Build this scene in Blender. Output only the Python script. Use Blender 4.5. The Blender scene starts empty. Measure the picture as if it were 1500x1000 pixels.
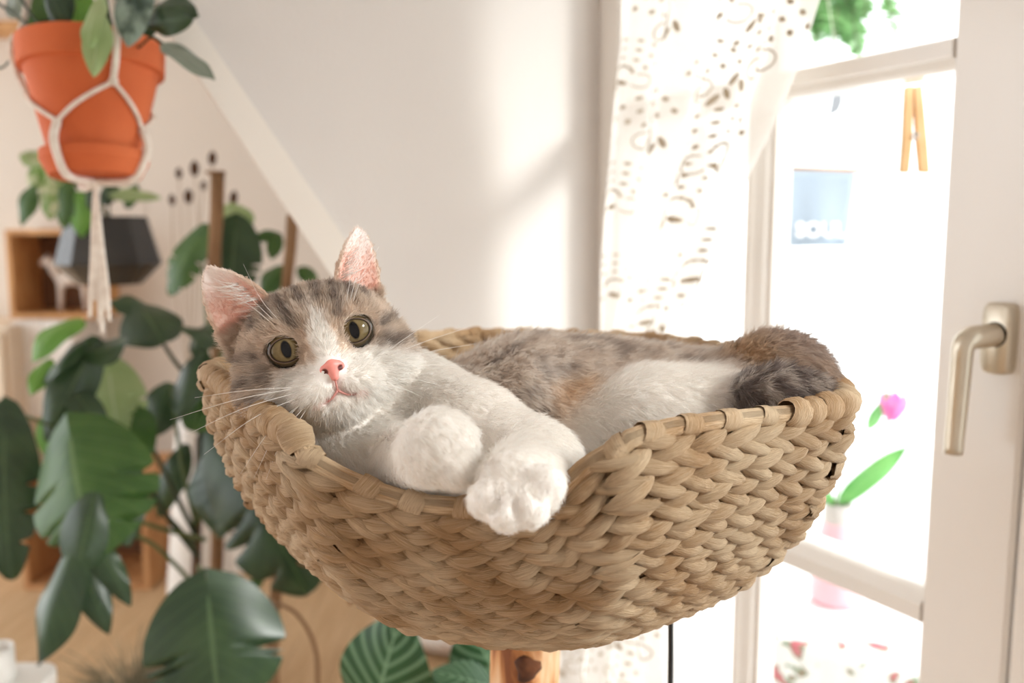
import bpy, bmesh, math, random
import numpy as np
from mathutils import Vector, Matrix

random.seed(7)
rng = np.random.default_rng(7)
scene = bpy.context.scene
COL = scene.collection

# ---------------------------------------------------------------- camera
F = 1316.0                       # focal length in pixels of the 1500x1000 frame
PITCH = math.atan(165.0 / F)     # horizon lies at y = 335
CAM = np.array([0.0, 0.0, 1.30])
RT = np.array([1.0, 0, 0])
FW = np.array([0, math.cos(PITCH), -math.sin(PITCH)])
UP = np.array([0, math.sin(PITCH), math.cos(PITCH)])
cam_data = bpy.data.cameras.new('camera')
cam_data.sensor_width = 36.0
cam_data.lens = 36.0 * F / 1500.0
cam_data.clip_start = 0.02
cam_data.dof.use_dof = True
cam_data.dof.focus_distance = 0.52
cam_data.dof.aperture_fstop = 5.0
cam = bpy.data.objects.new('camera', cam_data)
cam.location = CAM
cam.rotation_euler = (math.pi / 2 - PITCH, 0, 0)
COL.objects.link(cam)
scene.camera = cam

# ---------------------------------------------------------------- light
world = bpy.data.worlds.new('overcast_sky')
scene.world = world
world.use_nodes = True
world.node_tree.nodes['Background'].inputs[0].default_value = (0.955, 0.98, 1.0, 1)
world.node_tree.nodes['Background'].inputs[1].default_value = 1.6
sun_d = bpy.data.lights.new('sun_offscreen', 'SUN')
sun_d.energy = 1.7
sun_d.angle = math.radians(14)
sun_d.color = (1.0, 0.975, 0.94)
sun = bpy.data.objects.new('sun_offscreen', sun_d)
SUN_FROM = Vector((0.80, -0.28, 0.45)).normalized()
sun.rotation_euler = SUN_FROM.to_track_quat('Z', 'Y').to_euler()
sun.location = (3, 1, 3)
COL.objects.link(sun)
scene.cycles.max_bounces = 14
scene.cycles.diffuse_bounces = 6
scene.cycles.transparent_max_bounces = 16
vs = scene.view_settings
vs.view_transform = 'Standard'
vs.look = 'None'
vs.exposure = 0.98
vs.gamma = 1.0
vs.use_curve_mapping = False

# ---------------------------------------------------------------- helpers
def ray(px, py):
    return FW + (px - 750) / F * RT + (500 - py) / F * UP
def P(px, py, d):
    """the point seen at a photo pixel, d metres along the camera axis"""
    return CAM + d * ray(px, py)
def PZ(px, py, z):
    r = ray(px, py)
    return CAM + r * ((z - CAM[2]) / r[2])
def PY(px, py, y):
    r = ray(px, py)
    return CAM + r * (y / r[1])

ANG = math.radians(29.16)                                   # window wall runs away to the left
DW = np.array([-math.sin(ANG), math.cos(ANG), 0.0])
NIN = np.array([-math.cos(ANG), -math.sin(ANG), 0.0])        # into the room
W0 = P(1460, 495, 0.87)
W0[2] = 0.0
def WP(t, z, n=0.0):
    """window wall coordinates: t along the wall, z height, n into the room"""
    q = W0 + DW * t + NIN * n
    return np.array([q[0], q[1], z])
def onwall(px, py, n=0.0):
    r = ray(px, py)
    s = np.dot(W0 + NIN * n - CAM, NIN) / np.dot(r, NIN)
    q = CAM + s * r
    return float(np.dot(q - W0, DW)), float(q[2])
CT = 0.69                                                   # the side wall stands at t = CT
def oncheek(px, py, off=0.0):
    r = ray(px, py)
    o = W0 + DW * (CT - off)
    s = np.dot(o - CAM, DW) / np.dot(r, DW)
    q = CAM + s * r
    return float(np.dot(q - W0, NIN)), float(q[2])
def CP(s, z, off=0.0):
    return WP(CT - off, z, s)

def srgb(r, g, b):
    f = lambda c: c / 12.92 if c <= 0.04045 else ((c + 0.055) / 1.055) ** 2.4
    return (f(r / 255), f(g / 255), f(b / 255))

def setp(o, label=None, cat=None, group=None, kind=None):
    if label: o['label'] = label
    if cat: o['category'] = cat
    if group: o['group'] = group
    if kind: o['kind'] = kind
    return o

def empty(name, loc=(0, 0, 0), **kw):
    o = bpy.data.objects.new(name, None)
    o.location = tuple(float(v) for v in loc)
    o.empty_display_size = 0.05
    COL.objects.link(o)
    return setp(o, **kw)

def link(name, me, parent=None, **kw):
    o = bpy.data.objects.new(name, me)
    COL.objects.link(o)
    if parent is not None:
        o.parent = parent
        root, off = parent, Vector((0, 0, 0))
        while root is not None:
            off += root.location
            root = root.parent
        o.location = -off            # parents are only translated: children keep world coordinates
    return setp(o, **kw)

def mesh(name, verts, faces, mat=None, smooth=True, recalc=False):
    me = bpy.data.meshes.new(name)
    me.from_pydata([tuple(map(float, v)) for v in verts], [], [tuple(int(i) for i in f) for f in faces])
    if recalc:
        b = bmesh.new(); b.from_mesh(me); bmesh.ops.recalc_face_normals(b, faces=b.faces[:]); b.to_mesh(me); b.free()
    if smooth:
        me.shade_smooth()
    if mat: me.materials.append(mat)
    return me

class MB:
    """collects shapes for ONE mesh object"""
    def __init__(s): s.v, s.f = [], []
    def add(s, v, f):
        k = len(s.v); s.v.extend([tuple(map(float, q)) for q in v]); s.f.extend([tuple(i + k for i in g) for g in f]); return s
    def box8(s, c):            # 8 corners: 0-3 bottom ring, 4-7 top ring
        return s.add(c, [(0, 3, 2, 1), (4, 5, 6, 7), (0, 1, 5, 4), (1, 2, 6, 5), (2, 3, 7, 6), (3, 0, 4, 7)])
    def box(s, x0, x1, y0, y1, z0, z1):
        return s.box8([(x0, y0, z0), (x1, y0, z0), (x1, y1, z0), (x0, y1, z0), (x0, y0, z1), (x1, y0, z1), (x1, y1, z1), (x0, y1, z1)])
    def wbox(s, t0, t1, z0, z1, n0, n1):
        return s.box8([WP(t0, z0, n0), WP(t1, z0, n0), WP(t1, z0, n1), WP(t0, z0, n1), WP(t0, z1, n0), WP(t1, z1, n0), WP(t1, z1, n1), WP(t0, z1, n1)])
    def tube(s, pts, rad, n=8, cap=True):
        v, f = tube_geo(pts, rad, n, cap); return s.add(v, f)
    def lathe(s, prof, center, n=40, axis=(0, 0, 1), closed=False):
        ax = Vector(axis).normalized(); q = Vector((0, 0, 1)).rotation_difference(ax); c = Vector(tuple(map(float, center)))
        v, f = [], []
        for r, z in prof:
            for k in range(n):
                a = 2 * math.pi * k / n
                v.append(c + q @ Vector((r * math.cos(a), r * math.sin(a), z)))
        m = len(prof)
        for i in range(m - 1 + (1 if closed else 0)):
            for k in range(n):
                i2 = (i + 1) % m
                f.append((i * n + k, i * n + (k + 1) % n, i2 * n + (k + 1) % n, i2 * n + k))
        return s.add(v, f)
    def build(s, name, mat, parent=None, smooth=False, bevel=0, **kw):
        me = mesh(name, s.v, s.f, mat, smooth, recalc=True)
        o = link(name, me, parent, **kw)
        if bevel:
            b = o.modifiers.new('bevel', 'BEVEL'); b.width = bevel; b.segments = 2; b.limit_method = 'ANGLE'
            me.shade_smooth(); 
            w = o.modifiers.new('wn', 'WEIGHTED_NORMAL')
        return o

def tube_geo(pts, rad, n=8, cap=True):
    pts = np.array([tuple(map(float, q)) for q in pts]); m = len(pts)
    rad = np.full(m, rad, float) if np.isscalar(rad) else np.array(rad, float)
    tan = np.gradient(pts, axis=0); tan /= np.linalg.norm(tan, axis=1)[:, None] + 1e-12
    ref = np.array([0, 0, 1.0]) if abs(tan[0][2]) < 0.9 else np.array([1.0, 0, 0])
    nrm = np.cross(tan[0], ref); nrm /= np.linalg.norm(nrm)
    v, f = [], []
    for i in range(m):
        nrm = nrm - tan[i] * np.dot(nrm, tan[i]); nrm /= np.linalg.norm(nrm) + 1e-12
        b = np.cross(tan[i], nrm)
        for k in range(n):
            a = 2 * math.pi * k / n
            v.append(pts[i] + rad[i] * (math.cos(a) * nrm + math.sin(a) * b))
    for i in range(m - 1):
        for k in range(n):
            f.append((i * n + k, i * n + (k + 1) % n, (i + 1) * n + (k + 1) % n, (i + 1) * n + k))
    if cap:
        f.append(tuple(range(n - 1, -1, -1))); f.append(tuple((m - 1) * n + k for k in range(n)))
    return v, f

def spline(pts, n=24):
    """Catmull-Rom through points"""
    p = np.array([tuple(map(float, q)) for q in pts])
    if len(p) < 3:
        return np.array([p[0] + (p[-1] - p[0]) * i / (n - 1) for i in range(n)])
    q = np.vstack([2 * p[0] - p[1], p, 2 * p[-1] - p[-2]])
    out = []
    for s in np.linspace(0, len(p) - 1, n):
        i = min(int(s), len(p) - 2); t = s - i
        a, b, c, d = q[i], q[i + 1], q[i + 2], q[i + 3]
        out.append(0.5 * ((2 * b) + (c - a) * t + (2 * a - 5 * b + 4 * c - d) * t * t + (3 * b - a - 3 * c + d) * t ** 3))
    return np.array(out)

def nodes_of(m):
    m.use_nodes = True
    nt = m.node_tree
    return nt, nt.nodes, nt.links, nt.nodes['Principled BSDF']

def material(name, color, rough=0.5, spec=0.5, noise=0.0, scale=8.0, color2=None, bump=0.0, bscale=None, metallic=0.0,
             stretch=(1, 1, 1), detail=4.0, coat=0.0, transl=0.0, lo=0.35, hi=0.65):
    """procedural: two tones mixed by noise plus noise bump"""
    m = bpy.data.materials.new(name)
    nt, N, L, B = nodes_of(m)
    B.inputs['Roughness'].default_value = rough
    B.inputs['Specular IOR Level'].default_value = spec
    B.inputs['Metallic'].default_value = metallic
    if coat: B.inputs['Coat Weight'].default_value = coat; B.inputs['Coat Roughness'].default_value = 0.08
    c1 = (*color, 1)
    if color2 is None:
        k = 1 - (noise if noise else 0.06)
        color2 = tuple(c * k for c in color)
    tc = N.new('ShaderNodeTexCoord'); mp = N.new('ShaderNodeMapping'); nz = N.new('ShaderNodeTexNoise')
    mp.inputs['Scale'].default_value = stretch
    nz.inputs['Scale'].default_value = scale; nz.inputs['Detail'].default_value = detail
    L.new(tc.outputs['Object'], mp.inputs[0]); L.new(mp.outputs[0], nz.inputs['Vector'])
    rp = N.new('ShaderNodeValToRGB')
    rp.color_ramp.elements[0].position = lo; rp.color_ramp.elements[1].position = hi
    rp.color_ramp.elements[0].color = c1; rp.color_ramp.elements[1].color = (*color2, 1)
    L.new(nz.outputs['Fac'], rp.inputs[0]); L.new(rp.outputs[0], B.inputs['Base Color'])
    if bump:
        nb = N.new('ShaderNodeTexNoise'); nb.inputs['Scale'].default_value = bscale or scale * 6; nb.inputs['Detail'].default_value = 6
        L.new(mp.outputs[0], nb.inputs['Vector'])
        bp = N.new('ShaderNodeBump'); bp.inputs['Strength'].default_value = bump; bp.inputs['Distance'].default_value = 0.002
        L.new(nb.outputs['Fac'], bp.inputs['Height']); L.new(bp.outputs[0], B.inputs['Normal'])
    if transl:
        out = N['Material Output']; tr = N.new('ShaderNodeBsdfTranslucent'); mx = N.new('ShaderNodeMixShader')
        mx.inputs[0].default_value = transl
        L.new(rp.outputs[0], tr.inputs[0]); L.new(B.outputs[0], mx.inputs[1]); L.new(tr.outputs[0], mx.inputs[2]); L.new(mx.outputs[0], out.inputs['Surface'])
    return m
# ================================================================= the room
M_WALL = material('white_plaster', srgb(226, 221, 217), 0.9, 0.2, noise=0.03, scale=3, bump=0.25, bscale=160)
M_WALL2 = material('beige_plaster', srgb(226, 218, 208), 0.9, 0.2, noise=0.03, scale=3, bump=0.2, bscale=120)
M_TRIM = material('cream_painted_board', srgb(240, 234, 226), 0.6, 0.3, noise=0.02, scale=5)
M_PAINT = material('glossy_cream_paint', srgb(234, 229, 223), 0.18, 0.5, noise=0.03, scale=6, bump=0.12, bscale=70, stretch=(1, 1, .35))
M_WHITEP = material('white_paint', srgb(238, 238, 238), 0.3, 0.5, noise=0.02, scale=6)
M_FLOOR = material('oak_boards', srgb(206, 176, 138), 0.55, 0.3, color2=srgb(190, 158, 120), scale=3, stretch=(14, 1, 1))
M_RUG = material('mottled_rug', srgb(226, 218, 210), 0.95, 0.1, color2=srgb(176, 146, 120), scale=14, lo=.5, hi=.68, bump=.4)
M_OUT = material('pale_terrace_stone', srgb(236, 236, 236), 0.9, 0.2, noise=0.05, scale=2)
M_GLASS = bpy.data.materials.new('window_glass')
nt, N, L, B = nodes_of(M_GLASS)
tr = N.new('ShaderNodeBsdfTransparent'); gl = N.new('ShaderNodeBsdfGlossy'); gl.inputs['Roughness'].default_value = 0.02
fr = N.new('ShaderNodeFresnel'); fr.inputs[0].default_value = 1.35; mx = N.new('ShaderNodeMixShader')
tr.inputs[0].default_value = (0.97, 0.985, 0.98, 1)
gb = N.new('ShaderNodeNewGeometry'); iv = N.new('ShaderNodeMath'); iv.operation = 'SUBTRACT'; iv.inputs[0].default_value = 1.0
ml = N.new('ShaderNodeMath'); ml.operation = 'MULTIPLY'
L.new(gb.outputs['Backfacing'], iv.inputs[1]); L.new(fr.outputs[0], ml.inputs[0]); L.new(iv.outputs[0], ml.inputs[1])
L.new(ml.outputs[0], mx.inputs[0]); L.new(tr.outputs[0], mx.inputs[1]); L.new(gl.outputs[0], mx.inputs[2]); L.new(mx.outputs[0], N['Material Output'].inputs['Surface'])

# floor: boards built one by one in the part in view, the rest under them as subfloor
w_a, w_b = WP(-2.15, 0), WP(CT, 0)
fo = [(-4.2, -1.0), (w_a[0], -1.0), (w_a[0], w_a[1]), (w_b[0], w_b[1]), (w_b[0], 4.0), (-4.2, 4.0)]
v = [(a, b, -.08) for a, b in fo] + [(a, b, -.006) for a, b in fo]
fl = MB().add(v, [tuple(range(6)), tuple(range(6, 12))] + [(i, (i + 1) % 6, 6 + (i + 1) % 6, 6 + i) for i in range(6)]).build('floor', M_FLOOR, kind='structure')
bw = 0.14
x = -3.2; k = 0
while x < 0.95:
    y0 = -0.9 + (k * 0.37) % 0.9
    while y0 < 4.05:
        y1 = min(y0 + 1.15, 4.06)
        if y1 - y0 > 0.12 and (x + bw <= .10 or (y1 < 1.45 and (x + bw - W0[0]) * NIN[0] + (y1 - W0[1]) * NIN[1] > .01)):
            MB().box(x + .001, x + bw - .001, y0 + .001, y1 - .001, -0.006, 0.0).build('floor_board', M_FLOOR, fl)
        y0 = y1
    x += bw; k += 1

# far wall of the room
FARY = 3.95
MB().box(-4.2, 0.14, FARY, FARY + 0.12, 0, 2.6).build('wall_back', M_WALL2, kind='structure')
MB().box(-3.2, 0.13, FARY - 0.018, FARY, 0, 0.08).build('baseboard_back', M_WHITEP, kind='structure')

# the rest of the room, behind the camera
MB().box(-4.2, w_a[0] + .1, -1.12, -1.0, 0, 2.5).build('wall_front', M_WALL, kind='structure')
MB().box(-4.2, w_a[0] + .1, -1.12, FARY + .12, 2.5, 2.6).build('ceiling', M_WALL, kind='structure')
MB().box(.095, .128, WP(CT + .03, 0)[1], FARY, 0, 2.5).build('wall_right', M_WALL, kind='structure')
# dormer side wall with its sloping inner edge
(sa, za), (sb, zb) = oncheek(399, 200), oncheek(498, 344)
sl = (sb - sa) / (zb - za)
s_at = lambda z: sa + sl * (z - za)
(sc_, zc), (sd, zd) = oncheek(348, 200), oncheek(486, 405)
sl2 = (sd - sc_) / (zd - zc)
s2 = lambda z: sc_ + sl2 * (z - zc)
ZT, ZK = 2.5, oncheek(505, 450)[1]
low = [oncheek(530, 640), oncheek(620, 850), oncheek(740, 1010)]
out_ = [(-0.02, 0), (0.02, 0)] + low[::-1] + [(s_at(ZK), ZK), (s_at(ZT), ZT), (-0.02, ZT)]
k = len(out_); v = [CP(a, b) for a, b in out_]
v += [q + DW * 0.012 for q in v]
MB().add(v, [tuple(range(k)), tuple(range(2 * k - 1, k - 1, -1))] + [(i, (i + 1) % k, k + (i + 1) % k, k + i) for i in range(k)]).build('wall_side', M_WALL, kind='structure')
# cream board along the sloping edge
v = []
for off in (0.005, 0.0):
    v += [CP(s_at(ZK) - .002, ZK, off), CP(s2(ZK), ZK, off), CP(s2(ZT), ZT, off), CP(s_at(ZT) - .002, ZT, off)]
MB().box8([v[0], v[1], v[5], v[4], v[3], v[2], v[6], v[7]]).build('trim_1', M_TRIM, kind='structure')

# window wall: solid above, below and beyond the glazed leaves
WT0, WT1, WZ0, WZ1 = -1.25, 0.675, 0.30, 2.02
w = MB()
w.wbox(-2.15, WT0, 0, 2.5, -0.22, -0.005)
w.wbox(WT0, CT + .12, WZ1, 2.5, -0.22, -0.005)
w.wbox(WT0, CT + .12, 0, WZ0, -0.22, -0.005)
w.wbox(WT1, CT + .12, WZ0, WZ1, -0.22, -0.005)
w.build('wall_window', M_WALL, kind='structure')

win = empty('window_1', WP(0, WZ0), kind='structure')
def wpart(name, mat, boxes, bevel=0.003, **kw):
    m = MB()
    for b in boxes: m.wbox(*b)
    return m.build(name, mat, win, bevel=bevel, **kw)
def wprofile(name, mat, prof, z0, z1):
    """vertical bar from a closed (t, n) outline"""
    k = len(prof); v = [WP(t, z0, n) for t, n in prof] + [WP(t, z1, n) for t, n in prof]
    return MB().add(v, [tuple(range(k)), tuple(range(2 * k - 1, k - 1, -1))] + [(i, k + i, k + (i + 1) % k, (i + 1) % k) for i in range(k)]).build(name, mat, win)
def hprofile(name, mat, prof, t0, t1):
    """horizontal bar from a closed (z, n) outline"""
    k = len(prof); v = [WP(t0, z, n) for z, n in prof] + [WP(t1, z, n) for z, n in prof]
    return MB().add(v, [tuple(range(k)), tuple(range(2 * k - 1, k - 1, -1))] + [(i, k + i, k + (i + 1) % k, (i + 1) % k) for i in range(k)]).build(name, mat, win)
g = -0.030                                                  # depth of the glass
# leaf with the handle: near stile, far stile with its bevelled bead, rails, muntins
wprofile('stile', M_PAINT, [(-.030, -.05), (-.030, -.004), (-.026, 0), (.061, 0), (.066, -.006), (.066, -.05)], WZ0, WZ1)
wprofile('stile', M_PAINT, [(.349, -.05), (.349, -.003), (.346, 0), (.337, 0), (.334, -.004), (.334, -.05)], WZ0, WZ1)
wprofile('glazing_bead', M_PAINT, [(.334, -.05), (.334, -.004), (.326, -.012), (.323, -.018), (.318, -.021), (.318, -.05)], WZ0, WZ1)
MULL = [(1.489, 1.459), (.914, .879)]
def muntins(t0, t1):
    for zt, zb in MULL:
        if zt > 1.3:   # seen from below
            hprofile('muntin', M_PAINT, [(zt, -.05), (zt, -.004), (zt - .003, 0), (zb + .012, 0), (zb + .010, -.004), (zb + .010, -.05)], t0, t1)
            hprofile('glazing_bead', M_PAINT, [(zb + .010, -.05), (zb + .010, -.004), (zb + .003, -.012), (zb, -.018), (zb, -.05)], t0, t1)
        else:
            hprofile('muntin', M_PAINT, [(zt - .012, -.05), (zt - .012, -.003), (zt - .015, 0), (zb + .003, 0), (zb, -.004), (zb, -.05)], t0, t1)
            hprofile('glazing_bead', M_PAINT, [(zt, -.05), (zt, -.018), (zt - .003, -.012), (zt - .012, -.003), (zt - .012, -.05)], t0, t1)
muntins(.066, .318)
wpart('rail', M_PAINT, [(.066, .334, WZ0, WZ0 + .09, -.05, 0)]); wpart('rail', M_PAINT, [(.066, .334, WZ1 - .07, WZ1, -.05, 0)])
zz = [WZ0 + .09, .879 + .0, .914, 1.459, 1.489, WZ1 - .07]
def panes(t0, t1):
    for a, b in ((zz[0], zz[1]), (zz[2], zz[3]), (zz[4], zz[5])):
        wpart('pane', M_GLASS, [(t0, t1, a - .004, b + .004, g - .003, g)], bevel=0)
panes(.064, .320)
# far leaf
wprofile('stile', M_PAINT, [(.675, -.05), (.675, 0), (.632, 0), (.628, -.004), (.628, -.05)], WZ0, WZ1)
wprofile('stile', M_PAINT, [(.352, -.05), (.352, -.012), (.349, -.012), (.349, -.05)], WZ0, WZ1)
muntins(.352, .628)
wpart('rail', M_PAINT, [(.352, .628, WZ0, WZ0 + .09, -.05, 0)]); wpart('rail', M_PAINT, [(.352, .628, WZ1 - .07, WZ1, -.05, 0)])
panes(.350, .630)
# near leaf, mostly outside the picture; extra glazing added to let the sun in
wprofile('stile', M_PAINT, [(-.034, -.05), (-.034, -.003), (-.037, 0), (-.125, 0), (-.13, -.006), (-.13, -.05)], WZ0, WZ1)
wprofile('stile', M_PAINT, [(WT0 + .06, -.05), (WT0 + .06, -.003), (WT0 + .056, 0), (WT0, 0), (WT0, -.05)], WZ0, WZ1)
muntins(WT0 + .06, -.13)
wpart('rail', M_PAINT, [(WT0 + .06, -.13, WZ0, WZ0 + .09, -.05, 0)]); wpart('rail', M_PAINT, [(WT0 + .06, -.13, WZ1 - .07, WZ1, -.05, 0)])
panes(WT0 + .058, -.128)

# handle: rounded backplate, neck and lever
M_NICK = material('satin_champagne_metal', srgb(214, 204, 186), 0.32, 0.5, noise=0.08, scale=40, metallic=0.75)
M_DARK = material('near_black_ring', (0.02, 0.018, 0.015), 0.8)  # near-black colour of the thin ring at the handle neck
hb = empty('window_handle', (0, 0, 0)); hb.parent = win; hb.location = -win.location
def wlathe(bm, c, prof, n=28):
    bm.lathe(prof, WP(*c), n, axis=NIN)
bm = bmesh.new()
pl = [];
for k in range(32):
    a = 2 * math.pi * k / 32
    ct, st = math.cos(a), math.sin(a)
    pl.append((math.copysign(abs(ct) ** .45, ct) * .0150, math.copysign(abs(st) ** .32, st) * .0345))
zc_ = onwall(1460, 496, .012)[1]; tc_ = onwall(1458, 496, .012)[0]
m = MB(); v = []
for sc2, n in ((1.0, 0), (1.0, .010), (.94, .0125), (.86, .0135)):
    for a, b in pl: v.append(WP(tc_ + a * sc2, zc_ + b * (1 - (1 - sc2) * .5), n))
f = []
for i in range(3):
    for k in range(32): f.append((i * 32 + k, i * 32 + (k + 1) % 32, (i + 1) * 32 + (k + 1) % 32, (i + 1) * 32 + k))
f.append(tuple(range(96, 128)))
bp = MB().add(v, f).build('backplate', M_NICK, hb, smooth=True)
bp.location = (0, 0, 0)
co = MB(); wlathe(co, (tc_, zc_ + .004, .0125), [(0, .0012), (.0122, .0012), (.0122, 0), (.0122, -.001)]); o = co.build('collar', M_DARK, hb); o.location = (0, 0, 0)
# lever: neck comes out of the plate, turns down
def at_n(px, py, n):
    t, z = onwall(px, py, n); return WP(t, z, n)
A = WP(tc_, zc_ + .004, .012); Bc = at_n(1412, 497, .048); C0 = at_n(1396, 664, .050)
path = spline([A, A + (Bc - A) * .45, A + (Bc - A) * .8, Bc + (C0 - Bc) * .06, Bc + (C0 - Bc) * .3, Bc + (C0 - Bc) * .65, C0], 40)
rr = [.0112] * 12 + list(np.linspace(.0112, .0098, 10)) + list(np.linspace(.0098, .0088, 18))
v, f = tube_geo(path, rr, 20)
lv = MB().add(v, f).build('lever', M_NICK, hb, smooth=True, bevel=0); lv.location = (0, 0, 0)

# terrace outside
out = MB(); out.wbox(-1.6, 3.2, -0.10, -0.02, -5.0, -0.22); out.build('floor_terrace', M_OUT, kind='structure')
# ================================================================= cat tree: log post with a braided bowl
BX, BY = 0.0125, 0.662                 # bowl axis
ZR = CAM[2] - 0.103                    # rim height
ZB = CAM[2] - 0.2835                   # underside
RC = 0.233
def straw(name, c1, c2):
    m = bpy.data.materials.new(name)
    nt, N, L, B = nodes_of(m)
    B.inputs['Roughness'].default_value = 0.62; B.inputs['Specular IOR Level'].default_value = 0.3
    uv = N.new('ShaderNodeUVMap'); mp = N.new('ShaderNodeMapping'); mp.inputs['Scale'].default_value = (30, 1.1, 1)
    oi = N.new('ShaderNodeObjectInfo'); ad = N.new('ShaderNodeVectorMath'); ad.operation = 'ADD'
    geo = N.new('ShaderNodeNewGeometry'); sc_m = N.new('ShaderNodeVectorMath'); sc_m.operation = 'SCALE'; sc_m.inputs['Scale'].default_value = 55.0
    L.new(uv.outputs[0], mp.inputs[0]); L.new(geo.outputs['Position'], sc_m.inputs[0]); L.new(mp.outputs[0], ad.inputs[0]); L.new(sc_m.outputs[0], ad.inputs[1])
    nz = N.new('ShaderNodeTexNoise'); nz.inputs['Scale'].default_value = 1.9; nz.inputs['Detail'].default_value = 5; nz.inputs['Roughness'].default_value = .65
    L.new(ad.outputs[0], nz.inputs['Vector'])
    n2 = N.new('ShaderNodeTexNoise'); n2.inputs['Scale'].default_value = 26; n2.inputs['Detail'].default_value = 2
    L.new(geo.outputs['Position'], n2.inputs['Vector'])
    mxv = N.new('ShaderNodeMath'); mxv.operation = 'MULTIPLY_ADD'; mxv.inputs[1].default_value = 0.55
    sc2 = N.new('ShaderNodeMath'); sc2.operation = 'MULTIPLY'; sc2.inputs[1].default_value = 0.45
    L.new(n2.outputs['Fac'], sc2.inputs[0]); L.new(nz.outputs['Fac'], mxv.inputs[0]); L.new(sc2.outputs[0], mxv.inputs[2])
    rp = N.new('ShaderNodeValToRGB'); rp.color_ramp.elements[0].position = .41; rp.color_ramp.elements[1].position = .58
    rp.color_ramp.elements[0].color = (*c1, 1); rp.color_ramp.elements[1].color = (*c2, 1)
    L.new(mxv.outputs[0], rp.inputs[0]); L.new(rp.outputs[0], B.inputs['Base Color'])
    bp = N.new('ShaderNodeBump'); bp.inputs['Strength'].default_value = 1.0; bp.inputs['Distance'].default_value = .0024
    L.new(nz.outputs['Fac'], bp.inputs['Height']); L.new(bp.outputs[0], B.inputs['Normal'])
    return m
M_STRAW = straw('raffia_straw', srgb(198, 155, 110), srgb(243, 214, 176))
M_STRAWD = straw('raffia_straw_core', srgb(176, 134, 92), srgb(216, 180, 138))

def smoothstep(a, b, x):
    t = np.clip((x - a) / (b - a), 0, 1); return t * t * (3 - 2 * t)
_rp = np.array([-180, -90, -66, -50, -36, -34, -30.7, -27.8, -22.9, -17.9, -13, -8, -2.4, 2.2, 4.4, 6.6, 9.1, 12.4, 18, 25, 33.6, 46.5, 60, 90, 180.])
_rz = np.array([-.103, -.100, -.1, -.106, -.113, -.119, -.127, -.1335, -.141, -.146, -.147, -.147, -.145, -.1385, -.1285, -.1185, -.112, -.103, -.101, -.101, -.1025, -.106, -.105, -.105, -.103])
def rim_z(phi):          # phi in degrees, 0 = towards the camera, + = right
    p = (np.asarray(phi) + 180) % 360 - 180
    return CAM[2] + np.interp(p, _rp, _rz)
_gp = np.arange(-180, 181, 1.0); _gz = rim_z(_gp)
_kw = np.exp(-(np.arange(-20, 21) / 7.0) ** 2); _kw /= _kw.sum()
_gs = np.convolve(np.concatenate([_gz[-21:-1], _gz, _gz[1:21]]), _kw, 'same')[20:-20]
def rim_soft(phi):
    p = (np.asarray(phi) + 180) % 360 - 180
    return np.interp(p, _gp, _gs)
def octa(phi):           # rounded octagon with corners at 12 + 45k degrees
    a = np.radians(((np.asarray(phi) - 12) % 45) - 22.5)
    o = math.cos(math.radians(22.5)) / np.cos(a)
    return 0.22 * 0.975 + 0.78 * o
def prof(s):
    """profile of the bowl, s = 0 rim level .. 1 underside: radius factor and height"""
    a = s * math.pi / 2
    r = math.cos(a) ** 0.80
    return r, -math.sin(a) ** 1.12 if s > 0 else 0
ZC = ZR                       # rows follow this ellipse below the rim level, straight above
HB = ZR - ZB
_S = np.linspace(0, 1, 400)
_pr = np.array([[np.cos(s * np.pi / 2) ** 0.80, -(np.sin(s * np.pi / 2) ** 1.12)] for s in _S])
_arc = np.concatenate([[0], np.cumsum(np.hypot(np.diff(_pr[:, 0]) * RC, np.diff(_pr[:, 1]) * HB))])
def bowl(phi, l, off=0.0):
    """point at azimuth phi, l metres of arc below the (flat) rim level, off outwards; plus normal, tangent, down"""
    ph = math.radians(phi)
    if l <= 0:
        r, z = 1.0, -l; dr, dz = 0.06, -1.0
        rr, zz_ = RC, ZR - l
    else:
        l = min(l, _arc[-1] * .999)
        r = np.interp(l, _arc, _pr[:, 0]); z = np.interp(l, _arc, _pr[:, 1])
        r2 = np.interp(min(l + .003, _arc[-1]), _arc, _pr[:, 0]); z2 = np.interp(min(l + .003, _arc[-1]), _arc, _pr[:, 1])
        r1 = np.interp(max(l - .003, 0), _arc, _pr[:, 0]); z1 = np.interp(max(l - .003, 0), _arc, _pr[:, 1])
        dr, dz = (r2 - r1) * RC, (z2 - z1) * HB
        rr, zz_ = RC * r, ZR + z * HB
    k = float(octa(phi)); k = 1 + (k - 1) * min(1.0, r * 1.15)
    k2 = float(octa(phi + .5)); k2 = 1 + (k2 - 1) * min(1.0, r * 1.15)
    rad = np.array([math.sin(ph), -math.cos(ph), 0.0])
    ph2 = math.radians(phi + .5); rad2 = np.array([math.sin(ph2), -math.cos(ph2), 0.0])
    p = np.array([BX, BY, zz_]) + rad * rr * k
    q = np.array([BX, BY, zz_]) + rad2 * rr * k2
    tan = q - p; tan /= np.linalg.norm(tan)
    dn = rad * dr * k + np.array([0, 0, dz]); dn /= np.linalg.norm(dn)
    nrm = np.cross(tan, -dn); nrm /= np.linalg.norm(nrm)
    if np.dot(nrm, rad) < 0 and l < .2: nrm = -nrm
    if nrm[2] > 0.5: nrm = -nrm
    return p + nrm * off, nrm, tan, dn

tree = empty('cat_tree', (BX, BY + .012, 0), label='cat tree with a braided straw bowl on a natural log post', cat='cat tree')
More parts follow.
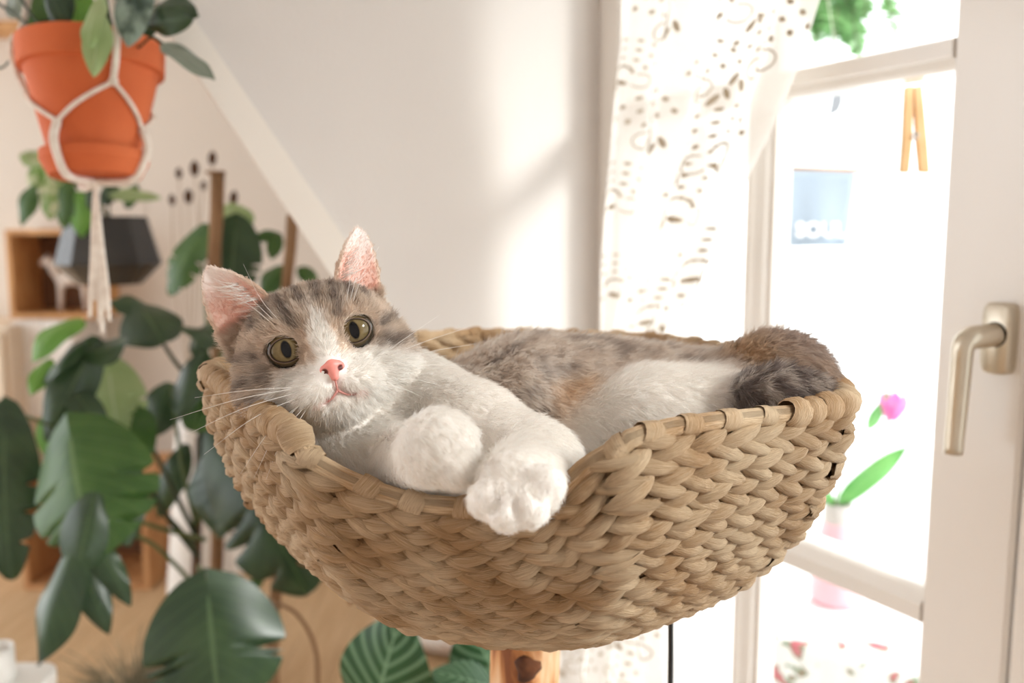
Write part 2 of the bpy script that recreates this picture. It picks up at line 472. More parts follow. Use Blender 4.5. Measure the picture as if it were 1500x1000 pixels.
# backing of the bowl under the braids
nphi, nl = 144, 26
lmax = _arc[-1] * .995
v, f = [], []
for off in (-.003, -.011):
    for j in range(nl + 1):
        for i in range(nphi):
            phi = 360 * i / nphi
            top = ZR - float(rim_z(phi)) + .004
            l = top + (lmax - top) * j / nl
            v.append(bowl(phi, l, off)[0])
nv = (nl + 1) * nphi
for j in range(nl):
    for i in range(nphi):
        i2 = (i + 1) % nphi
        f.append((j * nphi + i, (j + 1) * nphi + i, (j + 1) * nphi + i2, j * nphi + i2))
        f.append((nv + j * nphi + i2, nv + (j + 1) * nphi + i2, nv + (j + 1) * nphi + i, nv + j * nphi + i))
for i in range(nphi):
    i2 = (i + 1) % nphi
    f.append((i, i2, nv + i2, nv + i))
    f.append((nl * nphi + i2, nl * nphi + i, nv + nl * nphi + i, nv + nl * nphi + i2))
me = mesh('bowl', v, f, M_STRAWD); me.uv_layers.new(name='UVMap')
bowl_o = link('bowl', me, tree, label='braided straw bowl with a dipped front rim')

# strand pieces: one leaf-shaped bundle, several shared variants
def strand_mesh(seed, L0=.031, W=.0088, T=.0044, nu=8, nvv=5):
    r = random.Random(seed)
    v, uv, f = [], [], []
    tw = r.uniform(-.25, .25); fat = r.uniform(.9, 1.12); skew = r.uniform(-.10, .10)
    for i in range(nu):
        u = i / (nu - 1)
        w = W * .5 * fat * (math.sin(math.pi * min(1, (u * .93 + .05))) ** .80) * (1.0 + skew * math.cos(math.pi * u))
        arch = T * (math.sin(math.pi * min(1, u * .98 + .02)) ** .75) - .0020 - .0042 * (1 - u) ** 2.2 - .0012 * u ** 6
        for j in range(nvv):
            q = -1 + 2 * j / (nvv - 1)
            a = q * 1.45 + tw * (u - .5)
            wob = 1 + r.uniform(-.10, .10) * (1 - abs(q))
            v.append(((u - .5) * L0, w * math.sin(a) * 1.0, arch * (math.cos(a) ** .8 if math.cos(a) > 0 else 0) * wob - .0030 * (abs(q) ** 2.5)))
            uv.append((j / (nvv - 1), u))
    for i in range(nu - 1):
        for j in range(nvv - 1):
            f.append((i * nvv + j, (i + 1) * nvv + j, (i + 1) * nvv + j + 1, i * nvv + j + 1))
    return v, f, uv
def add_uv(me, uvs):
    lay = me.uv_layers.new(name='UVMap')
    idx = np.zeros(len(me.loops), np.int32); me.loops.foreach_get('vertex_index', idx)
    lay.data.foreach_set('uv', np.array(uvs, np.float32)[idx].ravel())
VAR = [strand_mesh(s, .0350, .0094, .0070) for s in range(8)]
VMESH = []
for s, (v, f, uv) in enumerate(VAR):
    me = mesh('strand', v, f, M_STRAW); add_uv(me, uv); VMESH.append(me)

ROWH = .0150
pieces = []                                        # (score, matrix, variant)
def place(phi, l, tilt, variant, off, sc=(1, 1, 1), flip=1):
    p, n, t, dn = bowl(phi, l, off)
    n = n * flip
    y = np.cross(n, t)
    t2 = t * math.cos(tilt) + y * math.sin(tilt)
    y2 = np.cross(n, t2)
    m = Matrix(((t2[0] * sc[0], y2[0] * sc[1], n[0] * sc[2], p[0]), (t2[1] * sc[0], y2[1] * sc[1], n[1] * sc[2], p[1]), (t2[2] * sc[0], y2[2] * sc[1], n[2] * sc[2], p[2]), (0, 0, 0, 1)))
    toc = CAM - p; dist = np.linalg.norm(toc)
    face = float(np.dot(n, toc) / dist)
    pieces.append((face / dist ** 2 if flip > 0 else -1 + face / dist ** 2 * .01, m, variant))
nrows = 0
row = 0
l = -.030
while l < lmax - .012:
    r_here = math.hypot(*(bowl(0, max(l, 0))[0][:2] - np.array([BX, BY])))
    npc = max(10, int(2 * math.pi * r_here / .0232))
    ph0 = random.uniform(0, 360 / npc)
    for half in (0, 1):
        for k in range(npc):
            phi = ph0 + 360 * (k + .5 * half) / npc + random.uniform(-.5, .5)
            # rows follow the rim line softly near the top and level out further down
            fol = max(0.0, 1 - max(l, 0) / .20)
            ll = l + (ZR - float(rim_soft(phi))) * fol + .006 + (half - .5) * ROWH * .50 + random.uniform(-.0006, .0006)
            if ll < ZR - float(rim_z(phi)) + .004: continue
            s1 = (float(rim_soft(phi + 2)) - float(rim_soft(phi - 2))) / (math.radians(4) * RC) * fol
            # half 0 = upper: runs down to the right, half 1 = lower: runs up to the right
            tilt = (-1 if half == 0 else 1) * math.radians(random.uniform(14, 20)) + math.atan(s1)
            sc = (random.uniform(.92, 1.15), random.uniform(.98, 1.2), random.uniform(.85, 1.2))
            place(phi, ll, tilt, random.randrange(8), random.uniform(-.0010, .0010), sc)
    l += ROWH; nrows += 1
# inside of the bowl, upper rows of the far side
for row in range(15):
    l = .004 + row * ROWH
    npc = max(8, int(2 * math.pi * math.hypot(*(bowl(0, l)[0][:2] - np.array([BX, BY]))) / .0250))
    for half in (0, 1):
        for k in range(npc):
            phi = 360 * (k + .5 * half) / npc
            pc = (phi + 180) % 360 - 180
            li = l + (half - .5) * ROWH * .5
            if li < ZR - float(rim_z(phi)) + .004: continue
            place(phi, l + (half - .5) * ROWH * .5, (1 if half == 0 else -1) * math.radians(14), random.randrange(8), -.0125, (1.05, 1.15, 1), -1)
pieces.sort(key=lambda a: -a[0])
for sc_, m, vi in pieces[:290]:
    o = bpy.data.objects.new('strand', VMESH[vi]); COL.objects.link(o); o.parent = bowl_o
    o.matrix_parent_inverse = Matrix.Identity(4); o.matrix_basis = m
bv, bf, buv = [], [], []
for sc_, m, vi in pieces[290:]:
    v, f, uv = VAR[vi]
    A = np.array(m); pts = np.array(v) @ A[:3, :3].T + A[:3, 3]
    k = sum(len(q) for q in bv)
    bv.append(pts); bf.extend([tuple(i + k for i in g) for g in f]); buv.extend(uv)
me = mesh('strand_weave', np.vstack(bv), bf, M_STRAW); add_uv(me, buv)
link('strand_weave', me, bowl_o, kind='stuff')

# rim: cord with wraps, thicker knots on the raised sides
def rim_p(phi, up=0.0):
    z = float(rim_z(phi)); p, n, t, dn = bowl(phi, ZR - z, -.004)
    return p + np.array([0, 0, up])
pts = [rim_p(360 * i / 240) for i in range(241)]
v, f = tube_geo(pts, .0052, 9, False)
uvs = [(i % 9 / 9, i // 9 * .2) for i in range(len(v))]
me = mesh('rim_cord', v, f, M_STRAW); add_uv(me, uvs); link('rim_cord', me, bowl_o)
def wrap_mesh(seed, W, R, tight):
    r = random.Random(seed); v, f, uv = [], [], []; nu, na = 7, 12
    for i in range(nu):
        u = i / (nu - 1)
        for k in range(na):
            a = 2 * math.pi * k / na
            rr = R * (1 + tight * math.sin(math.pi * u) ** .7) * (1 + r.uniform(-.05, .05))
            v.append(((u - .5) * W + .22 * R * math.sin(a), rr * math.cos(a), rr * math.sin(a))); uv.append((u, k / na * 1.5))
    for i in range(nu - 1):
        for k in range(na): f.append((i * na + k, i * na + (k + 1) % na, (i + 1) * na + (k + 1) % na, (i + 1) * na + k))
    return v, f, uv
WV = [wrap_mesh(s, .0125, .0056, .14) for s in range(4)]
KV = [wrap_mesh(s + 10, .0165, .0060, .52) for s in range(4)]
WM, KM = [], []
for lst, dst in ((WV, WM), (KV, KM)):
    for v, f, uv in lst:
        me = mesh('rim_wrap', v, f, M_STRAW); add_uv(me, uv); dst.append(me)
phi = -180.0
while phi < 180:
    big = (-84 < phi < -33) or (42 < phi < 90)
    p = rim_p(phi); q = rim_p(phi + 1.0); t = q - p; t /= np.linalg.norm(t)
    z = np.array([0, 0, 1.0]); z = z - t * np.dot(z, t); z /= np.linalg.norm(z); y = np.cross(z, t)
    me = random.choice(KM if big else WM)
    o = bpy.data.objects.new('rim_wrap', me); COL.objects.link(o); o.parent = bowl_o
    s = random.uniform(.92, 1.12); tw = random.uniform(-.5, .5)
    t2 = t * math.cos(tw * .5) + z * math.sin(tw * .5); z2 = np.cross(t2, y)
    o.matrix_basis = Matrix(((t2[0] * s, y[0] * s, z2[0] * s, p[0]), (t2[1] * s, y[1] * s, z2[1] * s, p[1]), (t2[2] * s, y[2] * s, z2[2] * s, p[2]), (0, 0, 0, 1)))
    phi += (random.uniform(3.3, 4.0) if big else random.uniform(5.0, 8.0))
# bowl and its pieces hang under the tree empty without offset
bowl_o.location = -tree.location
for c in bowl_o.children:
    if c.name.startswith(('strand_weave', 'rim_cord')): c.location = (0, 0, 0)
tree_fix = None

# log post: slightly crooked, knot on the front
M_LOG = bpy.data.materials.new('peeled_log')
nt, N, L, B = nodes_of(M_LOG)
B.inputs['Roughness'].default_value = .5
tc = N.new('ShaderNodeTexCoord'); mp = N.new('ShaderNodeMapping'); mp.inputs['Scale'].default_value = (9, 9, 2.2)
n1 = N.new('ShaderNodeTexNoise'); n1.inputs['Scale'].default_value = 5.0; n1.inputs['Detail'].default_value = 7; n1.inputs['Distortion'].default_value = .8
L.new(tc.outputs['Object'], mp.inputs[0]); L.new(mp.outputs[0], n1.inputs['Vector'])
rp = N.new('ShaderNodeValToRGB'); e = rp.color_ramp.elements
e[0].position = .36; e[0].color = (*srgb(136, 78, 40), 1); e[1].position = .64; e[1].color = (*srgb(240, 205, 166), 1)
x_ = e.new(.45); x_.color = (*srgb(193, 128, 74), 1); x_ = e.new(.53); x_.color = (*srgb(222, 170, 120), 1)
L.new(n1.outputs['Fac'], rp.inputs[0]); L.new(rp.outputs[0], B.inputs['Base Color'])
bp = N.new('ShaderNodeBump'); bp.inputs['Strength'].default_value = .4; bp.inputs['Distance'].default_value = .003
L.new(n1.outputs['Fac'], bp.inputs['Height']); L.new(bp.outputs[0], B.inputs['Normal'])
PX, PYY = float(P(772, 950, .675)[0]), BY + .012
v, f = [], []
zs = np.linspace(0.02, ZB + .012, 40); na = 28
for j, z in enumerate(zs):
    for k in range(na):
        a = 2 * math.pi * k / na
        r = .0268 * (1 + .05 * math.sin(3 * a + z * 9) + .03 * math.sin(5 * a - z * 23))
        kn = math.exp(-(((a - 4.72 + .08 + math.pi) % (2 * math.pi) - math.pi) / .38) ** 2 - ((z - .970) / .016) ** 2)
        r += .006 * kn
        v.append((PX + r * math.cos(a) + .004 * math.sin(z * 6), PYY + r * math.sin(a), z))
for j in range(len(zs) - 1):
    for k in range(na): f.append((j * na + k, j * na + (k + 1) % na, (j + 1) * na + (k + 1) % na, (j + 1) * na + k))
post = link('post', mesh('post', v, f, M_LOG), tree, label='peeled natural log post with a dark knot')
M_KNOT = material('dark_knot', srgb(70, 40, 24), .8, color2=srgb(120, 72, 40), scale=60, bump=.8, bscale=150)
kb = MB()
kp = np.array([PX + .002 + .004 * math.sin(.970 * 6), PYY - .030, .970])
kv = []
for j in range(6):
    for k in range(14):
        a = 2 * math.pi * k / 14; r = (.0095 * math.cos(j / 5 * math.pi / 2) + .0002) * (1 + .18 * math.sin(3 * a + 1) + .1 * math.sin(5 * a))
        kv.append(kp + np.array([r * math.cos(a), -.0055 * math.sin(j / 5 * math.pi / 2), r * 1.1 * math.sin(a)]))
kf = [(j * 14 + k, j * 14 + (k + 1) % 14, (j + 1) * 14 + (k + 1) % 14, (j + 1) * 14 + k) for j in range(5) for k in range(14)]
kb.add(kv, kf); o = kb.build('knot', M_KNOT, post, smooth=True)
MB().lathe([(.0, 0), (.2, 0), (.2, .018), (.19, .024), (0, .024)], (PX, PYY, 0), 48).build('base_plate', M_WHITEP, tree)
# cable hanging from the underside of the bowl
M_BLK = material('black_rubber', (.012, .012, .012), .45)
def to_px(q):
    v = q - CAM; d = float(v @ FW); return np.array([750 + F * float(v @ RT) / d, 500 - F * float(v @ UP) / d])
best = min(((ph, ll) for ph in np.arange(10, 90, 2.0) for ll in np.arange(.12, .25, .004)), key=lambda a: float(np.linalg.norm(to_px(bowl(a[0], a[1])[0]) - np.array([990, 864]))))
c0_ = bowl(best[0], best[1], -.006)[0]
cp = [c0_, c0_ - np.array([0, 0, .03]), c0_ - np.array([-.001, 0, .12]), np.array([c0_[0] + .002, c0_[1], .5]), np.array([c0_[0], c0_[1] + .01, .06]), np.array([c0_[0] + .04, c0_[1] + .03, .004]), np.array([c0_[0] + .10, c0_[1] + .16, .003])]
MB().tube(spline(cp, 60), .0021, 8).build('cable', M_BLK, smooth=True, label='thin black cable hanging straight down below the straw bowl', cat='cable')
# ================================================================= the cat
def vnoise(p, freq, seed=0):
    """cheap smooth noise 0..1 from summed sines"""
    r = np.random.default_rng(seed); out = np.zeros(len(p)); tot = 0
    for o in range(9):
        d = r.normal(size=3); d /= np.linalg.norm(d); fq = freq * (0.7 + 1.1 * r.random()); out += np.sin(p @ d * fq * 2 * np.pi + r.random() * 6.28 + 1.7 * np.sin(p @ np.roll(d, 1) * fq * 3.1)); tot += 1
    return 0.5 + 0.5 * np.clip(out / (tot * 0.5), -1, 1)

class Field:
    def __init__(s, xs, ys, zs):
        s.ax = [np.asarray(a, np.float32) for a in (xs, ys, zs)]
        s.f = np.full([len(a) for a in s.ax], 0.06, np.float32)
    def sub(s, lo, hi):
        sl = tuple(slice(max(0, np.searchsorted(a, l) - 1), min(len(a), np.searchsorted(a, h) + 1)) for a, l, h in zip(s.ax, lo, hi))
        X = s.ax[0][sl[0]][:, None, None]; Y = s.ax[1][sl[1]][None, :, None]; Z = s.ax[2][sl[2]][None, None, :]
        return sl, X, Y, Z
    def put(s, sl, d, k, carve=False):
        a = s.f[sl]
        if carve:
            b = -d; h = np.clip(0.5 - 0.5 * (b - a) / k, 0, 1) if k else (b < a).astype(np.float32)
            # smooth max
            h = np.clip(0.5 + 0.5 * (b - a) / k, 0, 1)
            s.f[sl] = (a * (1 - h) + b * h + k * h * (1 - h)).astype(np.float32)
        else:
            h = np.clip(0.5 + 0.5 * (d - a) / k, 0, 1)
            s.f[sl] = (d * (1 - h) + a * h - k * h * (1 - h)).astype(np.float32)
def d_cone(X, Y, Z, a, b, ra, rb):
    ab = b - a; L2 = float(ab @ ab) + 1e-12
    t = np.clip(((X - a[0]) * ab[0] + (Y - a[1]) * ab[1] + (Z - a[2]) * ab[2]) / L2, 0, 1)
    return np.sqrt((X - a[0] - t * ab[0]) ** 2 + (Y - a[1] - t * ab[1]) ** 2 + (Z - a[2] - t * ab[2]) ** 2) - (ra + (rb - ra) * t)
def d_ell(X, Y, Z, c, rad, B):
    """B rows = local axes"""
    dx, dy, dz = X - c[0], Y - c[1], Z - c[2]
    q = [(dx * B[i][0] + dy * B[i][1] + dz * B[i][2]) for i in range(3)]
    k0 = np.sqrt(sum((q[i] / rad[i]) ** 2 for i in range(3))); k1 = np.sqrt(sum((q[i] / rad[i] ** 2) ** 2 for i in range(3))) + 1e-9
    return k0 * (k0 - 1) / k1

# head frame
HC = P(472, 518, 0.558)
hf = -ray(472, 518); hf /= np.linalg.norm(hf)
roll = math.radians(16.5)
hu = -math.sin(roll) * RT + math.cos(roll) * UP; hu -= hf * (hu @ hf); hu /= np.linalg.norm(hu)
hr = np.cross(hu, hf); hr /= np.linalg.norm(hr)
if hr @ RT < 0: hr = -hr
HB3 = np.array([hr, hu, hf])
yaw = math.radians(3)
hf2 = hf * math.cos(yaw) + hr * math.sin(yaw); hr2 = hr * math.cos(yaw) - hf * math.sin(yaw)
HB3 = np.array([hr2, hu, hf2])
def HP(x, y, z): return HC + 0.01 * (x * HB3[0] + y * HB3[1] + z * HB3[2])
def to_head(p): return (p - HC) @ HB3.T * 100.0

# primitives: (kind, data, blend, group)
PR = []
def cone(a, b, ra, rb, k=.015, g='white'): PR.append(('c', (np.array(a), np.array(b), ra, rb), k, g))
def ell(c, rad, k=.010, g='white', B=HB3): PR.append(('e', (np.array(c), tuple(rad), np.array(B)), k, g))
def chain(pts, k=.015, g='white'):
    q = [(P(*p[:3]), p[3]) for p in pts]
    for (a, ra), (b, rb) in zip(q[:-1], q[1:]): cone(a, b, ra, rb, k, g)
# torso, rump, tail
chain([(600, 690, .61, .052), (668, 684, .628, .060), (785, 650, .645, .0715), (900, 648, .65, .067), (1010, 655, .635, .0625), (1110, 640, .61, .05)], .02, 'grey')
chain([(640, 760, .63, .055), (800, 765, .64, .06), (980, 765, .63, .055)], .02, 'grey')
chain([(1116, 580, .612, .0360), (1138, 572, .602, .0350), (1132, 622, .602, .034)], .012, 'rump')
chain([(1080, 612, .560, .012), (1108, 588, .552, .0155), (1142, 580, .550, .0165), (1178, 592, .556, .0165), (1190, 622, .568, .0150)], .005, 'tail')
# chest, neck
chain([(530, 605, .622, .042), (565, 628, .61, .048), (610, 660, .59, .048)], .02, 'white')
chain([(495, 672, .565, .034), (560, 690, .550, .034)], .02, 'white')
# hind leg
chain([(880, 676, .600, .043), (960, 640, .583, .0425), (1050, 630, .585, .040)], .012, 'thigh')
chain([(880, 668, .600, .044), (930, 720, .57, .03)], .015, 'thigh')
# forelegs
chain([(600, 592, .595, .034), (690, 640, .548, .031), (778, 690, .505, .0270), (766, 702, .455, .0175), (748, 706, .428, .0155)], .010, 'white')
TOES = ((714, 732, .4150, .0092), (742, 748, .4105, .0098), (774, 742, .4105, .0098), (800, 710, .4165, .0090))
for px, py, d, r in TOES:
    cone(P(747, 706, .425), P(px, py, d), .0100, r, .0010, 'paw')
chain([(578, 692, .550, .026), (605, 675, .505, .0175), (634, 662, .460, .0140)], .012, 'white')
ell(P(640, 655, .443), (.0196, .0180, .0175), .004, 'ball')
for px, py, d, r in ((664, 684, .4345, .0095),):
    cone(P(640, 660, .443), P(px, py, d), .0100, r, .003, 'ball')
chain([(590, 715, .530, .016), (650, 716, .500, .013), (705, 716, .490, .012)], .012, 'white')
# head
cm = .01
def he(x, y, z, rx, ry, rz, k=.008): ell(HP(x, y, z), (rx * cm, ry * cm, rz * cm), k, 'head')
he(0, .55, -.6, 4.75, 3.75, 4.3, .012)
for s in (-1, 1):
    he(s * 3.05, -1.25, .35, 2.3, 2.05, 2.5, .012)
    he(s * 1.12, -2.0, 3.45, 1.42, 1.18, 1.36, .006)
    he(s * 1.95, 1.75, 2.35, 1.35, .95, 1.15, .010)
cone(HP(0, 1.3, 2.9), HP(0, -.75, 4.25), .0115, .0078, .010, 'head')
he(0, -3.25, 2.9, 1.4, .95, 1.4, .007)
he(0, -2.5, 1.1, 3.2, 1.85, 2.7, .012)
cone(HP(0, -1.0, -2.5), P(565, 635, .605), .034, .040, .012, 'neck')

# ears: thin concave shells
EARS = [dict(base=HP(-3.55, 2.75, -.4), tip=HP(-5.15, 6.85, .1), face=np.array([-.45, -.05, 1.0]), w=2.05, cv=.85),
        dict(base=HP(3.05, 2.65, -.4), tip=HP(4.42, 7.0, .1), face=np.array([.62, -.05, 1.0]), w=1.75, cv=.8)]
for e in EARS:
    e1 = e['tip'] - e['base']; e['h'] = np.linalg.norm(e1) * 100; e1 /= np.linalg.norm(e1)
    fc = e['face'] @ HB3; fc -= e1 * (fc @ e1); fc /= np.linalg.norm(fc)
    e['B'] = np.array([np.cross(e1, fc), e1, fc])
def ear_local(e, X, Y, Z):
    dx, dy, dz = (X - e['base'][0]) * 100, (Y - e['base'][1]) * 100, (Z - e['base'][2]) * 100
    B = e['B']
    return [dx * B[i][0] + dy * B[i][1] + dz * B[i][2] for i in range(3)]
def d_ear(e, X, Y, Z):
    x, s, z = ear_local(e, X, Y, Z)
    u = np.clip(s / e['h'], -.3, 1)
    w = e['w'] * np.clip(1 - np.clip(u, 0, 1) ** 2.0, 0, 1) ** .78 + .14
    zc = -e['cv'] * (1 - np.clip(x / w, -1.2, 1.2) ** 2) * (1 - .75 * np.clip(u, 0, 1))
    th = .17 - .05 * np.clip(u, 0, 1)
    d = np.maximum(np.maximum(np.abs(z - zc) * .85 - th, (np.abs(x) - w) * .8), np.maximum(-s - 1.2, s - e['h']))
    return d * .01

H_ = CAM[2]
xs = np.concatenate([np.arange(-.275, -.055, .00125), np.arange(-.055, .245, .0022)])
ys = np.arange(.375, .745, .0017); zs = np.arange(H_ - .275, H_ + .03, .0015)
FLD = Field(xs, ys, zs)
EYES = [(-2.06, .82), (2.06, .82)]
EZ, ER = 2.62, 1.18
def prim_box(pr):
    kind, dta, k, g = pr
    if kind == 'c':
        a, b, ra, rb = dta; m = max(ra, rb) + k + .004
        return np.minimum(a, b) - m, np.maximum(a, b) + m
    c, rad, B = dta; m = max(rad) + k + .004
    return c - m, c + m
def prim_d(pr, X, Y, Z):
    return d_cone(X, Y, Z, *pr[1]) if pr[0] == 'c' else d_ell(X, Y, Z, *pr[1])
for pr in PR:
    lo, hi = prim_box(pr); sl, X, Y, Z = FLD.sub(lo, hi)
    FLD.put(sl, prim_d(pr, X, Y, Z), pr[2])
for e in EARS:
    c = (e['base'] + e['tip']) / 2; sl, X, Y, Z = FLD.sub(c - .045, c + .045)
    FLD.put(sl, d_ear(e, X, Y, Z), .0055)
for ex, ey in EYES:       # sockets
    c = HP(ex, ey, EZ); sl, X, Y, Z = FLD.sub(c - .02, c + .02)
    FLD.put(sl, np.sqrt((X - c[0]) ** 2 + (Y - c[1]) ** 2 + (Z - c[2]) ** 2) - ER * cm * 0.99, .002, carve=True)
# furrows between the toes of the forward paw
for ta, tb_ in zip(TOES[:-1], TOES[1:]):
    a = (P(*ta[:3]) + P(*tb_[:3])) / 2 - FW * .0085; b = a + (P(747, 700, .416) - a) * .42 - FW * .001
    sl, X, Y, Z = FLD.sub(np.minimum(a, b) - .008, np.maximum(a, b) + .008)
    FLD.put(sl, d_cone(X, Y, Z, a, b, .0026, .0012), .0022, carve=True)
# mouth groove
for a, b in (((0, -1.6, 4.75), (0, -2.25, 4.60)), ((0, -2.25, 4.6), (.75, -2.72, 4.35)), ((0, -2.25, 4.6), (-.75, -2.72, 4.35)), ((.75, -2.72, 4.35), (1.6, -2.62, 3.7)), ((-.75, -2.72, 4.35), (-1.6, -2.62, 3.7))):
    a, b = HP(*a), HP(*b); sl, X, Y, Z = FLD.sub(np.minimum(a, b) - .006, np.maximum(a, b) + .006)
    FLD.put(sl, d_cone(X, Y, Z, a, b, .0014, .0014), .002, carve=True)

def surface_nets(fld):
    f = fld.f; s = f < 0
    ax = fld.ax
    c = [s[i:i + s.shape[0] - 1, j:j + s.shape[1] - 1, k:k + s.shape[2] - 1] for i in (0, 1) for j in (0, 1) for k in (0, 1)]
    anyv = np.zeros_like(c[0]); allv = np.ones_like(c[0])
    for q in c: anyv |= q; allv &= q
    act = anyv & ~allv
    I, J, K = np.nonzero(act)
    vid = np.full(act.shape, -1, np.int64); vid[I, J, K] = np.arange(len(I))
    cor = [(i, j, k) for i in (0, 1) for j in (0, 1) for k in (0, 1)]
    val = np.stack([f[I + i, J + j, K + k] for i, j, k in cor], 1)
    pos = np.stack([np.stack([ax[0][I + i], ax[1][J + j], ax[2][K + k]], 1) for i, j, k in cor], 1)
    acc = np.zeros((len(I), 3)); cnt = np.zeros(len(I))
    for a in range(8):
        for b in range(a + 1, 8):
            if sum(abs(x - y) for x, y in zip(cor[a], cor[b])) != 1: continue
            va, vb = val[:, a], val[:, b]; m = (va < 0) != (vb < 0)
            t = np.where(m, va / np.where(m, va - vb, 1), 0)[:, None]
            acc += np.where(m[:, None], pos[:, a] + t * (pos[:, b] - pos[:, a]), 0); cnt += m
    V = acc / cnt[:, None]
    faces = []
    for axis in range(3):
        o1, o2 = [(1, 2), (2, 0), (0, 1)][axis]
        sh = list(s.shape); sl0 = [slice(None)] * 3; sl1 = [slice(None)] * 3
        sl0[axis] = slice(0, sh[axis] - 1); sl1[axis] = slice(1, sh[axis])
        A, Bq = s[tuple(sl0)], s[tuple(sl1)]
        E = np.argwhere(A != Bq)
        ok = (E[:, o1] >= 1) & (E[:, o2] >= 1) & (E[:, o1] < sh[o1] - 1) & (E[:, o2] < sh[o2] - 1)
        E = E[ok]; sg = A[tuple(E.T)]
        def cell(d1, d2):
            q = E.copy(); q[:, o1] += d1; q[:, o2] += d2; return vid[tuple(q.T)]
        q = np.stack([cell(-1, -1), cell(0, -1), cell(0, 0), cell(-1, 0)], 1)
        q[~sg] = q[~sg][:, ::-1]
        faces.append(q)
    return V, np.vstack(faces)
CV, CF = surface_nets(FLD)
# keep the piece that the head belongs to, relax a little
def relax(V, Fq, n, lam=.5):
    e = np.concatenate([Fq[:, [0, 1]], Fq[:, [1, 2]], Fq[:, [2, 3]], Fq[:, [3, 0]]]); e = np.vstack([e, e[:, ::-1]])
    deg = np.bincount(e[:, 0], minlength=len(V)).astype(float)
    for _ in range(n):
        s = np.stack([np.bincount(e[:, 0], V[e[:, 1], i], minlength=len(V)) for i in range(3)], 1) / deg[:, None]
        V = V + lam * (s - V)
    return V
CV = relax(CV, CF, 2)
tri = np.vstack([CF[:, [0, 1, 2]], CF[:, [0, 2, 3]]])
fn = np.cross(CV[tri[:, 1]] - CV[tri[:, 0]], CV[tri[:, 2]] - CV[tri[:, 0]])
VN = np.stack([np.bincount(tri.ravel(), np.repeat(fn[:, i], 3), minlength=len(CV)) for i in range(3)], 1)
VN /= np.linalg.norm(VN, axis=1)[:, None] + 1e-12

# ---- coat: colour, length and lie of the fur at any surface point
def C_(r, g, b): return np.array(srgb(r, g, b))
WHITE, LGREY, GREY, DARK = C_(252, 248, 244), C_(243, 236, 228), C_(226, 214, 203), C_(146, 130, 122)
BROWN, PINK, SKIN, BLACKISH = C_(218, 182, 134), C_(236, 158, 150), C_(246, 206, 198), C_(92, 82, 82)
def sst(a, b, x):
    t = np.clip((x - a) / (b - a), 0, 1); return t * t * (3 - 2 * t)
def mixc(c, c2, m): return c * (1 - m[:, None]) + np.asarray(c2) * m[:, None]
def groups_at(p):
    gs = {}
    X, Y, Z = p[:, 0], p[:, 1], p[:, 2]
    for pr in PR:
        d = prim_d(pr, X, Y, Z); g = pr[3]
        gs[g] = np.minimum(gs[g], d) if g in gs else d
    return gs
def blob(p, px, py, d, r, soft=.35):
    return 1 - sst(r * (1 - soft), r * (1 + soft), np.linalg.norm(p - P(px, py, d), axis=1))
